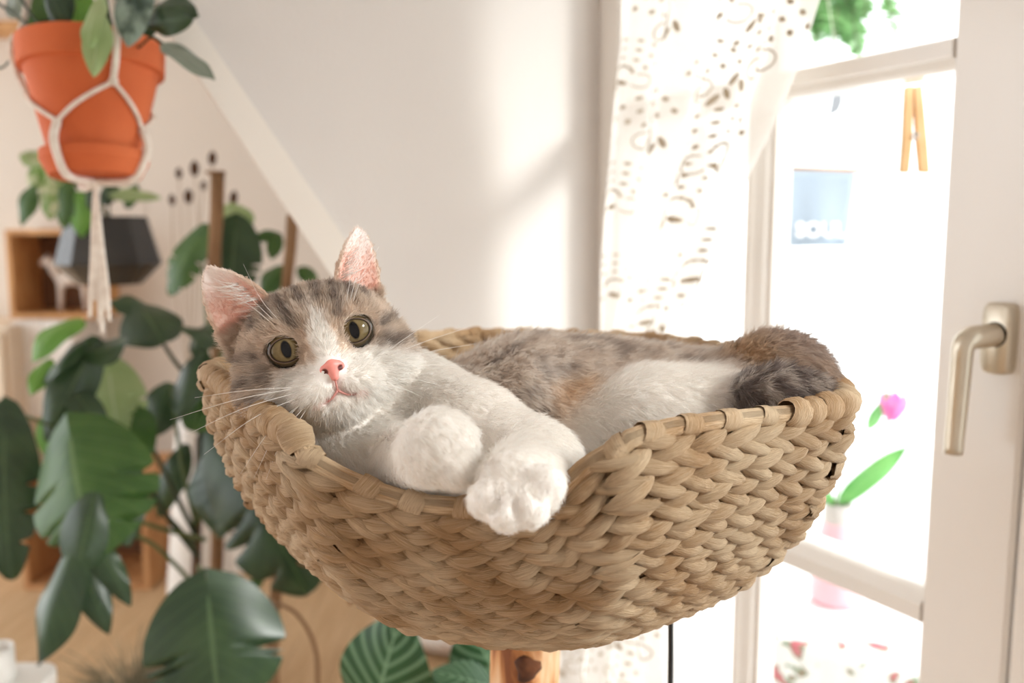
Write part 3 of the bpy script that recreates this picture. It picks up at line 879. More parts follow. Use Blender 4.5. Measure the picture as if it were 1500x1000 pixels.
def coat(p, n):
    N_ = len(p)
    gs = groups_at(p)
    gs['white'] = np.minimum(gs['white'], gs['ball'])
    names = ['grey', 'rump', 'tail', 'white', 'thigh', 'paw', 'head', 'neck']
    D = np.stack([gs[k] for k in names], 1); Wt = np.exp(-(D - D.min(1)[:, None]) / .0035); Wt /= Wt.sum(1)[:, None]
    wz = {k: Wt[:, i] for i, k in enumerate(names)}
    n1 = vnoise(p, 45, 1); n2 = vnoise(p, 110, 2); n3 = vnoise(p, 22, 3)
    # body tabby
    cg = mixc(np.tile(GREY, (N_, 1)), LGREY, sst(.45, .8, n1) * .8)
    cg = mixc(cg, DARK, sst(.52, .85, vnoise(p * np.array([1, 1, .55]), 38, 5)) * .55)
    cg = mixc(cg, WHITE, np.maximum(blob(p, 815, 555, .575, .018, .6), blob(p, 795, 515, .585, .015, .6)) * .85)
    cg = mixc(cg, BROWN, np.maximum(blob(p, 872, 615, .57, .026, .6), blob(p, 852, 575, .575, .018, .6)) * .95)
    cr = mixc(np.tile(C_(204, 180, 158), (N_, 1)), C_(116, 100, 94), sst(.45, .8, vnoise(p, 120, 31)) * .7)
    cr = mixc(cr, BROWN, blob(p, 1095, 545, .59, .022, .6) * .6)
    cr = mixc(cr, C_(186, 170, 162), blob(p, 1170, 510, .60, .030, .6) * .7)
    ct = mixc(np.tile(C_(128, 115, 110), (N_, 1)), GREY, sst(.45, .8, vnoise(p, 90, 33)) * .7)
    cth = np.tile(WHITE, (N_, 1))
    h = to_head(p); x, y, z = h[:, 0], h[:, 1], h[:, 2]; ax_ = np.abs(x)
    # head
    base = mixc(np.tile(C_(220, 204, 188), (N_, 1)), C_(243, 230, 217), sst(.4, .8, n1) * .7)
    st = np.zeros(N_)
    for x0, w0, y0, y1 in ((1.25, .30, 1.75, 4.6), (.40, .28, 2.9, 4.8), (2.3, .32, 2.6, 4.6), (3.3, .3, 2.4, 4.2)):
        st = np.maximum(st, np.exp(-((ax_ - x0 - .18 * (y - y0)) / w0) ** 2) * sst(y0 - .4, y0 + .3, y) * (1 - sst(y1, y1 + .6, y)))
    # streaks behind the eyes and on the cheeks
    for y0, sl_, w0 in ((.75, .10, .26), (-.35, -.05, .34), (-1.35, -.12, .30)):
        st = np.maximum(st, np.exp(-((y - y0 - sl_ * (ax_ - 3)) / w0) ** 2) * sst(2.95, 3.5, ax_) * .9)
    st = np.maximum(st, np.exp(-((ax_ - 3.4) / .5) ** 2 - ((y + .3) / .55) ** 2) * .8)
    st = np.clip(st * (.55 + .7 * n2), 0, 1)
    base = mixc(base, C_(116, 100, 94), st * .82)
    base = mixc(base, DARK, sst(.55, .85, vnoise(p, 70, 8)) * .35 * sst(2.2, 3.2, y))
    # white: blaze, muzzle, lower face
    lim = np.where(x < 0, -.25 - .75 * np.clip(ax_ - 2.3, 0, 9), -.25 - .45 * np.clip(ax_ - 2.5, 0, 9))
    wl = 1 - sst(-.35, .35, y - lim + .25 * (n2 - .5))
    blz = (1 - sst(.40, 1.0, ax_ + .35 * (n2 - .5) + .25 * np.clip(y - .8, 0, 9))) * (1 - sst(2.2, 3.3, y))
    wl = np.maximum(wl, blz); wl = np.maximum(wl, 1 - sst(-1.0, 1.0, y + 2.6 + .0 * x))
    ring = np.zeros(N_)
    for ex, ey in EYES:
        rr = np.sqrt(((x - ex) / 1.35) ** 2 + ((y - ey) / 1.15) ** 2)
        ring = np.maximum(ring, np.exp(-((rr - .98) / .10) ** 2) * (z > 1.0))
    ch = mixc(base, WHITE, wl)
    ch = mixc(ch, C_(226, 205, 186), ring * .45 * (1 - wl))
    # back of the head is grey, throat white
    mouth = np.zeros(N_)
    mouth = np.maximum(np.exp(-(x / .16) ** 2) * (y < -1.5) * (y > -2.4), np.exp(-((y + 2.25 + .42 * np.clip(ax_, 0, 1.1)) / .15) ** 2) * (ax_ < 1.5)) * (z > 3.2)
    ch = mixc(ch, C_(240, 205, 198), np.clip(mouth, 0, 1) * .5)
    col = (cg * wz['grey'][:, None] + cr * wz['rump'][:, None] + ct * wz['tail'][:, None] + WHITE * (wz['white'] + wz['neck'])[:, None] + WHITE * wz['paw'][:, None] + cth * wz['thigh'][:, None] + ch * wz['head'][:, None])
    # ears
    earf = np.zeros(N_); inner = np.zeros(N_); eu = np.zeros(N_)
    for e in EARS:
        ex, es, ez = ear_local(e, p[:, 0], p[:, 1], p[:, 2])
        de = d_ear(e, p[:, 0], p[:, 1], p[:, 2])
        on = (1 - sst(.0005, .003, de)) * sst(.2, 1.0, es)
        w_ = e['w'] * np.clip(1 - np.clip(es / e['h'], 0, 1) ** 2.0, 0, 1) ** .78 + .14
        facing = n @ e['B'][2]
        inn = on * sst(.05, .35, facing) * (1 - sst(.78, .95, np.abs(ex) / w_))
        tip = sst(.4, .95, es / e['h'])
        c_in = mixc(np.tile(C_(247, 212, 199), (N_, 1)), C_(252, 242, 238), tip)
        c_out = mixc(np.tile(C_(226, 204, 186), (N_, 1)), C_(244, 232, 222), tip)
        col = mixc(col, 0, np.zeros(N_)) ; col = col * (1 - on[:, None]) + c_out * on[:, None]
        col = col * (1 - inn[:, None]) + c_in * inn[:, None]
        earf = np.maximum(earf, on); inner = np.maximum(inner, inn); eu = np.maximum(eu, on * np.clip(es / e['h'], 0, 1))
    # fur length (m)
    ln = (.0125 * wz['grey'] + .0100 * wz['rump'] + .0095 * wz['tail'] + .0078 * wz['white'] + .0040 * wz['paw'] + .0100 * wz['thigh'] + .0075 * wz['head'] + .010 * wz['neck'])
    fz = np.exp(-(np.hypot(x, y + 1.0) / 2.4) ** 2) * (z > 1.5) * wz['head']
    ln = ln * (1 - .62 * fz) * (1 - .5 * ring)
    ln = ln * (1 + .45 * wz['head'] * sst(3.0, 5.0, ax_) * (y < 1.2))
    ln = ln * (1 - .6 * earf)
    eye = np.zeros(N_)
    for ex, ey in EYES: eye = np.maximum(eye, (np.hypot((x - ex) / .92, (y - ey) / .73) < 1.0) & (z > 1.2))
    nose = (np.hypot(x / .85, (y + 1.05) / .72) < 1) & (z > 3.6)
    dens = 1.0 - np.clip(.45 * inner, 0, 1); dens = dens * (1 - eye) * (1 - nose) * (1 - .8 * mouth)
    # lie of the fur
    flow = np.zeros((N_, 3))
    flow += wz['grey'][:, None] * (RT * .75 - UP * .65 - FW * .2)
    flow += wz['rump'][:, None] * (RT * .5 - UP * .6)
    flow += wz['tail'][:, None] * (RT * .7 - UP * .6)
    flow += wz['thigh'][:, None] * (RT * .8 - UP * .5)
    flow += (wz['white'] + wz['neck'])[:, None] * (RT * .65 - UP * .55 - FW * .2)
    flow += wz['paw'][:, None] * (RT * .3 - UP * .75 - FW * .5)
    rad = np.stack([x, y + .9, np.full(N_, -1.8)], 1); rad /= np.linalg.norm(rad, axis=1)[:, None]
    hd = rad @ HB3
    flow += wz['head'][:, None] * hd
    for e in EARS:
        pass
    flow = flow * (1 - earf[:, None]) + earf[:, None] * (EARS[0]['B'][1] * (x < 0)[:, None] + EARS[1]['B'][1] * (x >= 0)[:, None])
    lift = .55 * wz['grey'] + .75 * wz['rump'] + .8 * wz['tail'] + .22 * wz['white'] + .14 * wz['paw'] + .22 * wz['thigh'] + .38 * wz['head'] + .4 * wz['neck']
    return col, ln, dens, flow, lift * (1 - .4 * earf)

vcol, vlen, vden, vflow, vlift = coat(CV, VN)
me = bpy.data.meshes.new('cat')
me.from_pydata(CV.tolist(), [], CF.tolist()); me.shade_smooth()
ca = me.attributes.new('coat', 'FLOAT_COLOR', 'POINT')
ca.data.foreach_set('color', np.hstack([vcol, np.ones((len(vcol), 1))]).astype(np.float32).ravel())
def coat_mat(name, rough, transl, dim=1.0):
    m = bpy.data.materials.new(name); nt, N, L, B = nodes_of(m)
    at = N.new('ShaderNodeAttribute'); at.attribute_name = 'coat'
    nz = N.new('ShaderNodeTexNoise'); nz.inputs['Scale'].default_value = 900; tcn = N.new('ShaderNodeTexCoord'); L.new(tcn.outputs['Object'], nz.inputs['Vector'])
    mr = N.new('ShaderNodeMapRange'); mr.inputs['To Min'].default_value = .93 * dim; mr.inputs['To Max'].default_value = 1.04 * dim; L.new(nz.outputs['Fac'], mr.inputs[0])
    ml = N.new('ShaderNodeVectorMath'); ml.operation = 'SCALE'; L.new(at.outputs['Color'], ml.inputs[0]); L.new(mr.outputs[0], ml.inputs['Scale'])
    L.new(ml.outputs[0], B.inputs['Base Color']); B.inputs['Roughness'].default_value = rough; B.inputs['Specular IOR Level'].default_value = .15
    if transl:
        t = N.new('ShaderNodeBsdfTranslucent'); mx = N.new('ShaderNodeMixShader'); mx.inputs[0].default_value = transl
        L.new(ml.outputs[0], t.inputs[0]); L.new(B.outputs[0], mx.inputs[1]); L.new(t.outputs[0], mx.inputs[2]); L.new(mx.outputs[0], N['Material Output'].inputs['Surface'])
    return m
me.materials.append(coat_mat('cat_skin_and_undercoat', .9, 0.0))
cat = link('cat', me, label='grey tabby and white cat lying in the straw bowl, one forepaw over the rim', cat='cat')

# ---- fur strands
def make_fur(count):
    ar = np.linalg.norm(fn, axis=1) * .5
    dn = vden[tri].mean(1); ln_t = vlen[tri].mean(1)
    cen = CV[tri].mean(1); nn = fn / (np.linalg.norm(fn, axis=1)[:, None] + 1e-12)
    toc = CAM - cen; toc /= np.linalg.norm(toc, axis=1)[:, None]
    vis = (cen[:, 2] > H_ - .195)
    hx = to_head(cen); near = np.exp(-np.maximum(0, np.linalg.norm(hx, axis=1) - 6) / 2.0)
    w = ar * dn * vis * (1 + 2.2 * near); w /= w.sum()
    t = rng.choice(len(tri), count, p=w)
    a, b = rng.random(count), rng.random(count); fl = a + b > 1; a[fl], b[fl] = 1 - a[fl], 1 - b[fl]
    bc = np.stack([1 - a - b, a, b], 1)
    ip = lambda arr: (arr[tri[t]] * bc.reshape(count, 3, *([1] * (arr.ndim - 1)))).sum(1)
    p, n = ip(CV), ip(VN); n /= np.linalg.norm(n, axis=1)[:, None] + 1e-9
    col, ln, flow, lift = ip(vcol), ip(vlen), ip(vflow), ip(vlift)
    flow = flow - n * (flow * n).sum(1)[:, None]; flow /= np.linalg.norm(flow, axis=1)[:, None] + 1e-6
    rnd = rng.normal(size=(count, 3))
    clump = np.stack([vnoise(p, 140, 21) - .5, vnoise(p, 140, 22) - .5, vnoise(p, 140, 23) - .5], 1)
    d0 = n * (lift + .25)[:, None] + flow * .75 + rnd * .13 + clump * (.1 + 1.2 * lift)[:, None]; d0 /= np.linalg.norm(d0, axis=1)[:, None]
    d1 = n * (lift * .45)[:, None] + flow + rnd * .16 + clump * (.1 + 1.2 * lift)[:, None]; d1 /= np.linalg.norm(d1, axis=1)[:, None]
    ln = ln * rng.uniform(.55, 1.15, count)
    m = 4
    pts = np.zeros((count, m, 3)); pts[:, 0] = p - n * .0004
    cur = pts[:, 0].copy()
    for i in range(1, m):
        s = i / (m - 1); d = d0 * (1 - s) + d1 * s; d /= np.linalg.norm(d, axis=1)[:, None]
        cur = cur + d * (ln / (m - 1))[:, None]; pts[:, i] = cur
    br = rng.uniform(.92, 1.06, count); col = np.clip(col * br[:, None], 0, .97)
    return pts, col, ln
pts, fcol, fl_ = make_fur(420000)
hc = bpy.data.hair_curves.new('fur')
m = pts.shape[1]; cnt = len(pts)
hc.add_curves([m] * cnt)
hc.position_data.foreach_set('vector', pts.astype(np.float32).ravel())
ra = hc.attributes.get('radius') or hc.attributes.new('radius', 'FLOAT', 'POINT')
ra.data.foreach_set('value', np.tile(np.array([.00013, .00012, .00009, .00002], np.float32), cnt))
fa = hc.attributes.new('coat', 'FLOAT_COLOR', 'CURVE')
fa.data.foreach_set('color', np.hstack([fcol, np.ones((cnt, 1))]).astype(np.float32).ravel())
hc.materials.append(coat_mat('cat_fur', .55, .5))
fur = link('fur', hc, cat, kind='stuff')

# ---- eyes
M_EYE = bpy.data.materials.new('cat_eye'); nt, N, L, B = nodes_of(M_EYE)
B.inputs['Roughness'].default_value = .04; B.inputs['Specular IOR Level'].default_value = .28
tc = N.new('ShaderNodeTexCoord'); sx = N.new('ShaderNodeSeparateXYZ'); L.new(tc.outputs['Object'], sx.inputs[0])
def mth(op, a, b=None, c=None):
    q = N.new('ShaderNodeMath'); q.operation = op
    for i, val in enumerate((a, b, c)):
        if val is None: continue
        if isinstance(val, (int, float)): q.inputs[i].default_value = val
        else: L.new(val, q.inputs[i])
    return q.outputs[0]
x2 = mth('MULTIPLY', sx.outputs[0], 1 / .0100); y2 = mth('MULTIPLY', sx.outputs[1], 1 / .0100)
rad = mth('SQRT', mth('ADD', mth('MULTIPLY', x2, x2), mth('MULTIPLY', y2, y2)))
px_ = mth('MULTIPLY', x2, 1 / .29); py_ = mth('MULTIPLY', y2, 1 / .55)
pup = mth('SQRT', mth('ADD', mth('MULTIPLY', px_, px_), mth('MULTIPLY', py_, py_)))
rp = N.new('ShaderNodeValToRGB'); e = rp.color_ramp.elements
e[0].position = .20; e[0].color = (*srgb(92, 72, 44), 1); e[1].position = 1.0; e[1].color = (*srgb(40, 34, 24), 1)
q = e.new(.45); q.color = (*srgb(124, 108, 76), 1); q = e.new(.78); q.color = (*srgb(106, 92, 62), 1); q = e.new(.92); q.color = (*srgb(70, 56, 36), 1)
L.new(rad, rp.inputs[0])
fib = N.new('ShaderNodeTexNoise'); fib.inputs['Scale'].default_value = 700; L.new(tc.outputs['Object'], fib.inputs['Vector'])
fm = N.new('ShaderNodeMapRange'); fm.inputs['To Min'].default_value = .75; fm.inputs['To Max'].default_value = 1.2; L.new(fib.outputs['Fac'], fm.inputs[0])
vm = N.new('ShaderNodeVectorMath'); vm.operation = 'SCALE'; L.new(rp.outputs[0], vm.inputs[0]); L.new(fm.outputs[0], vm.inputs['Scale'])
pm = N.new('ShaderNodeMapRange'); pm.inputs['From Min'].default_value = .88; pm.inputs['From Max'].default_value = 1.1; L.new(pup, pm.inputs[0])
mc = N.new('ShaderNodeMix'); mc.data_type = 'RGBA'; L.new(pm.outputs[0], mc.inputs[0]); mc.inputs[6].default_value = (.006, .006, .007, 1); L.new(vm.outputs[0], mc.inputs[7])
L.new(mc.outputs[2], B.inputs['Base Color'])
M_LID2 = coat_mat('eyelid_skin', .5, 0)
bmq = bmesh.new(); bmesh.ops.create_uvsphere(bmq, u_segments=40, v_segments=28, radius=ER * cm * .985)
eme = bpy.data.meshes.new('eye'); bmq.to_mesh(eme); bmq.free(); eme.shade_smooth(); eme.materials.append(M_EYE)
for i, (ex, ey) in enumerate(EYES):
    sgn = -1 if i == 0 else 1
    c = HP(ex, ey, EZ)
    look = CAM - c; look /= np.linalg.norm(look)
    ux = HB3[0] - look * (HB3[0] @ look); ux /= np.linalg.norm(ux); uy = np.cross(look, ux)
    o = bpy.data.objects.new('eye', eme); COL.objects.link(o); o.parent = cat
    o.matrix_basis = Matrix(((ux[0], uy[0], look[0], c[0]), (ux[1], uy[1], look[1], c[1]), (ux[2], uy[2], look[2], c[2]), (0, 0, 0, 1)))
    o['label'] = 'olive green eye with a dark upright pupil'
    # eyelid rim: almond ring lying on the eyeball, pointed at the inner corner
    v, f = [], []; na, R_ = 44, ER * cm
    ring_w = (0.0, .05, .11, .30)
    for j, wd in enumerate(ring_w):
        for k in range(na):
            a = 2 * math.pi * k / na; ca_, sa_ = math.cos(a), math.sin(a)
            inn_ = max(0.0, -ca_ * sgn) ** 6           # towards the nose
            wx = .89 * (1 + .12 * inn_); wy = .68 - .06 * (sa_ > 0)
            xx = ca_ * wx * (1 + wd * .55); yy = sa_ * wy * (1 + wd * .60) - .10 * inn_ * (1 if 1 else 0)
            xx, yy = xx * .01, yy * .01
            rr = R_ * (1.008, 1.034, 1.030, .975)[j]
            zz2 = math.sqrt(max(1e-9, rr * rr - xx * xx - yy * yy))
            v.append(c + ux * xx + uy * yy + look * zz2)
    for j in range(3):
        for k in range(na): f.append((j * na + k, j * na + (k + 1) % na, (j + 1) * na + (k + 1) % na, (j + 1) * na + k))
    lme = mesh('eyelid', v, f, M_LID2)
    lc = np.vstack([np.tile(c_, (na, 1)) for c_ in (C_(40, 32, 28), C_(52, 42, 38), C_(74, 60, 52), C_(140, 120, 106))])
    la = lme.attributes.new('coat', 'FLOAT_COLOR', 'POINT'); la.data.foreach_set('color', np.hstack([lc, np.ones((len(lc), 1))]).astype(np.float32).ravel())
    link('eyelid', lme, cat)

# ---- nose leather
FN = None
nx_ = np.arange(-.0115, .0116, .0006)
NF = Field(nx_, nx_, nx_)
def nput(a, b, ra, rb, k, carve=False):
    sl, X, Y, Z = NF.sub((-.02,) * 3, (.02,) * 3)
    NF.put(sl, d_cone(X, Y, Z, np.array(a) * .01, np.array(b) * .01, ra * .01, rb * .01), k * .01, carve)
nput((-.42, .22, 0), (.42, .22, 0), .27, .27, .2); nput((0, .26, .05), (0, -.40, -.02), .44, .24, .25)
nput((-.45, .05, -.10), (-.55, .12, -.1), .2, .2, .15); nput((.45, .05, -.10), (.55, .12, -.1), .2, .2, .15)
for s in (-1, 1):
    nput((s * .36, -.06, .30), (s * .60, .06, .14), .085, .07, .06, True)
nput((0, -.1, .42), (0, -.5, .28), .045, .045, .06, True)
NV, NFq = surface_nets(NF); NV = relax(NV, NFq, 2)
NO = HP(.05, -1.08, 4.78)
nl = NV.copy()
tl = math.radians(-18); ry = nl[:, 1] * math.cos(tl) - nl[:, 2] * math.sin(tl); rz = nl[:, 1] * math.sin(tl) + nl[:, 2] * math.cos(tl)
nw = NO + nl[:, :1] * HB3[0] + ry[:, None] * HB3[1] + rz[:, None] * HB3[2]
nm = bpy.data.meshes.new('nose'); nm.from_pydata(nw.tolist(), [], NFq.tolist()); nm.shade_smooth()
ncol = np.tile(C_(246, 156, 146), (len(nl), 1))
for s in (-1, 1):
    dd = np.linalg.norm(nl - np.array([s * .0045, -.0001, .0018]), axis=1); ncol = mixc(ncol, C_(96, 38, 34), 1 - sst(.0014, .0024, dd))
nca = nm.attributes.new('coat', 'FLOAT_COLOR', 'POINT'); nca.data.foreach_set('color', np.hstack([ncol, np.ones((len(ncol), 1))]).astype(np.float32).ravel())
nmat = coat_mat('pink_nose_leather', .38, 0); nmat.node_tree.nodes['Principled BSDF'].inputs['Specular IOR Level'].default_value = .5; nmat.node_tree.nodes['Principled BSDF'].inputs['Subsurface Weight'].default_value = .15; nmat.node_tree.nodes['Principled BSDF'].inputs['Subsurface Radius'].default_value = (.004, .001, .001)
nm.materials.append(nmat)
link('nose', nm, cat, label='pink nose')

# ---- mouth line
M_MOUTH = material('pink_mouth_line', srgb(216, 150, 142), .6)
mb_ = MB()
mb_.tube(spline([HP(.03, -1.45, 4.72), HP(.02, -1.9, 4.72), HP(0, -2.28, 4.60)], 8), [.0006] * 8, 6)
for s in (-1, 1):
    mb_.tube(spline([HP(0, -2.26, 4.60), HP(s * .45, -2.62, 4.52), HP(s * .95, -2.78, 4.22), HP(s * 1.5, -2.68, 3.75)], 12), np.linspace(.0008, .0002, 12), 6)
mb_.build('mouth', M_MOUTH, cat, smooth=True, label='pink mouth line')

# ---- whiskers
M_WHISK = material('white_whisker', srgb(250, 248, 244), .4)
def whisker(a, m_, b, r=.00022):
    p = spline([HP(*a), m_ if isinstance(m_, np.ndarray) else HP(*m_), b if isinstance(b, np.ndarray) else HP(*b)], 14)
    v, f = tube_geo(p, np.linspace(r, r * .25, 14), 5)
    link('whisker', mesh('whisker', v, f, M_WHISK), cat)
for i, (yy, ex_, ey_) in enumerate(((-1.55, -9.2, -1.2), (-1.75, -8.8, -2.3), (-1.95, -8.0, -3.6), (-2.2, -6.5, -5.3), (-2.35, -5.2, -6.0), (-2.1, -5.8, -5.7), (-1.6, -7.6, -.4), (-2.45, -4.2, -6.1))):
    whisker((-1.55, yy, 4.15), (-1.6 + (ex_ + 1.6) * .5, yy + (ey_ - yy) * .42 + .25, 4.3), (ex_, ey_, 3.6))
for i, (yy, ex_, ey_) in enumerate(((-1.55, 8.6, -.9), (-1.75, 8.9, -2.0), (-1.95, 8.2, -3.2), (-2.2, 7.0, -4.4), (-2.35, 5.6, -5.0), (-1.6, 7.2, .3))):
    whisker((1.55, yy, 4.15), (1.6 + (ex_ - 1.6) * .5, yy + (ey_ - yy) * .42 + .25, 4.2), (ex_, ey_, 3.0), .00016)
for s in (-1, 1):
    for k in range(3):
        whisker((s * (1.7 + .2 * k), 2.0, 3.1), (s * (2.6 + .4 * k), 3.9, 3.6), (s * (3.0 + .9 * k), 6.2 - .5 * k, 3.2), .00014)
# long pale hairs inside the ears
for e in EARS:
    sgn = -1 if e is EARS[0] else 1
    v_, f_ = [], []
    for k in range(46):
        u0 = random.uniform(.05, .62); side = -sgn * -1
        xw = e['w'] * (1 - u0 ** 1.5) ** .8
        sx_ = -1 if (e['B'][0] @ HB3[0]) * sgn > 0 else 1          # inner (head side) edge
        a = e['base'] + .01 * (e['B'][0] * sx_ * xw * random.uniform(.55, .85) + e['B'][1] * u0 * e['h'] + e['B'][2] * (-.15))
        b = a + .01 * (e['B'][0] * -sx_ * random.uniform(.8, 1.9) * (1 - .4 * u0) + e['B'][1] * random.uniform(.5, 1.5) + e['B'][2] * random.uniform(.25, .7))
        mid = (a + b) / 2 + .01 * e['B'][2] * .35
        p = spline([a, mid, b], 6); vv, ff = tube_geo(p, np.linspace(.00016, .00004, 6), 4)
        f_.extend([tuple(i + len(v_) for i in g) for g in ff]); v_.extend(vv)
    link('ear_hair', mesh('ear_hair', v_, f_, M_WHISK), cat, kind='stuff')
# ================================================================= curtain
M_SHEER = bpy.data.materials.new('sheer_curtain_fabric'); nt, N, L, B = nodes_of(M_SHEER)
tc = N.new('ShaderNodeTexCoord'); nz = N.new('ShaderNodeTexNoise'); nz.inputs['Scale'].default_value = 30
L.new(tc.outputs['Object'], nz.inputs['Vector'])
rp = N.new('ShaderNodeValToRGB'); rp.color_ramp.elements[0].color = (*srgb(248, 245, 241), 1); rp.color_ramp.elements[1].color = (*srgb(240, 235, 229), 1)
L.new(nz.outputs['Fac'], rp.inputs[0]); L.new(rp.outputs[0], B.inputs['Base Color']); B.inputs['Roughness'].default_value = .9; B.inputs['Specular IOR Level'].default_value = .05
tl_ = N.new('ShaderNodeBsdfTranslucent'); L.new(rp.outputs[0], tl_.inputs[0]); tp = N.new('ShaderNodeBsdfTransparent')
m1 = N.new('ShaderNodeMixShader'); m1.inputs[0].default_value = .55; L.new(B.outputs[0], m1.inputs[1]); L.new(tl_.outputs[0], m1.inputs[2])
m2 = N.new('ShaderNodeMixShader'); m2.inputs[0].default_value = .16; L.new(m1.outputs[0], m2.inputs[1]); L.new(tp.outputs[0], m2.inputs[2]); L.new(m2.outputs[0], N['Material Output'].inputs['Surface'])
NC = .075
redge = [onwall(px, py, NC) for px, py in ((1218, -60), (1195, 0), (1163, 100), (1123, 190), (1071, 290), (1040, 365), (1010, 428), (980, 467), (955, 505), (930, 580), (925, 650), (940, 760), (972, 880), (980, 1000), (975, 1200))]
ledge = [onwall(px, py, NC) for px, py in ((905, -60), (905, 0), (890, 120), (884, 260), (880, 400), (882, 500), (884, 600), (880, 700), (840, 860), (828, 1000), (815, 1200))]
def edge_t(e, z):
    zs_ = np.array([q[1] for q in e])[::-1]; ts = np.array([q[0] for q in e])[::-1]
    return float(np.interp(z, zs_, ts))
ZTOP, ZBOT = 2.0, .33
def sheet(u, z, off=0.0):
    """u: 0 = wall side edge, 1 = free edge"""
    tl, tr_ = edge_t(ledge, z), edge_t(redge, z)
    tl = min(tl, CT - .03)
    t = tl + (tr_ - tl) * u
    gather = min(1.0, (tl - tr_) / .45)
    n = NC + (.035 * (tl - tr_) + .003) * math.sin(u * 24 + 1.5 * math.sin(z * 3)) + .010 * (tl - tr_) * math.sin(u * 51 + z * 4) + off
    return WP(t, z, n)
nu, nz_ = 130, 90
v = [sheet(i / nu, ZBOT + (ZTOP - ZBOT) * j / nz_) for j in range(nz_ + 1) for i in range(nu + 1)]
f = [(j * (nu + 1) + i, j * (nu + 1) + i + 1, (j + 1) * (nu + 1) + i + 1, (j + 1) * (nu + 1) + i) for j in range(nz_) for i in range(nu)]
curt = link('curtain', mesh('curtain', v, f, M_SHEER), label='sheer cream curtain with embroidered fan motifs gathered beside the window', cat='curtain')
M_EMB = material('tan_embroidery', srgb(202, 190, 170), .8, .1, color2=srgb(178, 162, 138), scale=40)
def motif(u0, z0, s=1.0, mir=1):
    m = MB()
    wd = lambda z: max(.05, edge_t(ledge, z) - edge_t(redge, z))
    def q(x, y, off): return sheet(min(1, max(0, u0 + x / wd(z0))), z0 + y, off)
    def disc(x, y, rx, ry, rot=0):
        k = 8; top = []
        for i in range(k):
            a = 2 * math.pi * i / k; dx, dy = rx * math.cos(a), ry * math.sin(a)
            top.append(q(x + dx * math.cos(rot) - dy * math.sin(rot), y + dx * math.sin(rot) + dy * math.cos(rot), .0014))
        m.add(top + [q(x, y, .0022)], [(i, (i + 1) % k, k) for i in range(k)])
    for R, n in ((.026, 5), (.040, 7), (.054, 9)):
        for i in range(n):
            a = math.radians(20 + 140 * i / (n - 1)); disc(s * R * math.cos(a), s * R * math.sin(a), .0024 * s, .0036 * s, a)
    for i in range(6):      # small scallop under the fan
        a = math.radians(30 * i + 15); disc(s * .013 * math.cos(a), s * .013 * math.sin(a), .0022 * s, .0036 * s, a)
    disc(0, -s * .014, .0095 * s, .0042 * s, .25 * mir)
    for sx in (-1, 1):
        arc = [q(sx * s * (.022 + .011 * math.cos(a)) , s * (-.012 + .011 * math.sin(a)), .0016) for a in np.linspace(-2.6, 1.9, 14)]
        m.tube(arc, .0011 * s, 5)
    disc(mir * s * .036, -s * .028, .0035 * s, .009 * s, -.5 * mir); disc(mir * s * .046, -s * .020, .003 * s, .008 * s, .4 * mir)
    m.build('embroidery_motif', M_EMB, curt, smooth=True)
def mot_px(px, py, s=1.0, mir=1):
    t, z = onwall(px, py, NC); tl, tr_ = edge_t(ledge, z), edge_t(redge, z)
    motif((tl - t) / (tl - tr_), z, s, mir)
for px, py, s, mir in ((975, 25, 1, 1), (1120, 78, 1.0, -1), (948, 190, 1.0, 1), (1045, 225, 1.0, -1), (1075, 10, .9, 1), (905, 290, .9, 1), (998, 305, 1.0, -1), (1018, 395, .95, 1), (900, 420, .85, -1), (950, 460, .9, 1), (1035, 120, .9, 1), (880, 905, 1, 1), (935, 930, 1, -1), (900, 985, 1, 1), (850, 975, .9, -1), (925, 110, .8, -1)):
    mot_px(px, py, s, mir)
M_WOOD = material('warm_wood', srgb(204, 158, 112), .55, .3, color2=srgb(178, 130, 86), scale=10, stretch=(2, 2, .6))
M_WOODL = material('pale_wood', srgb(216, 168, 116), .55, .3, color2=srgb(190, 140, 90), scale=10, stretch=(2, 2, .6))
rod = MB(); rod.tube([WP(-.62, 2.02, NC), WP(CT - .012, 2.02, NC)], .011, 14); ro = rod.build('curtain_rod', M_WOOD, smooth=True, label='round wooden curtain rod above the window', cat='curtain rod')
rk = MB(); rk.lathe([(.0, -.008), (.03, -.008), (.03, 0), (0, 0)], WP(CT - .004, 2.02, NC), 20, axis=-DW); rk.build('rod_bracket', M_WOOD, ro)

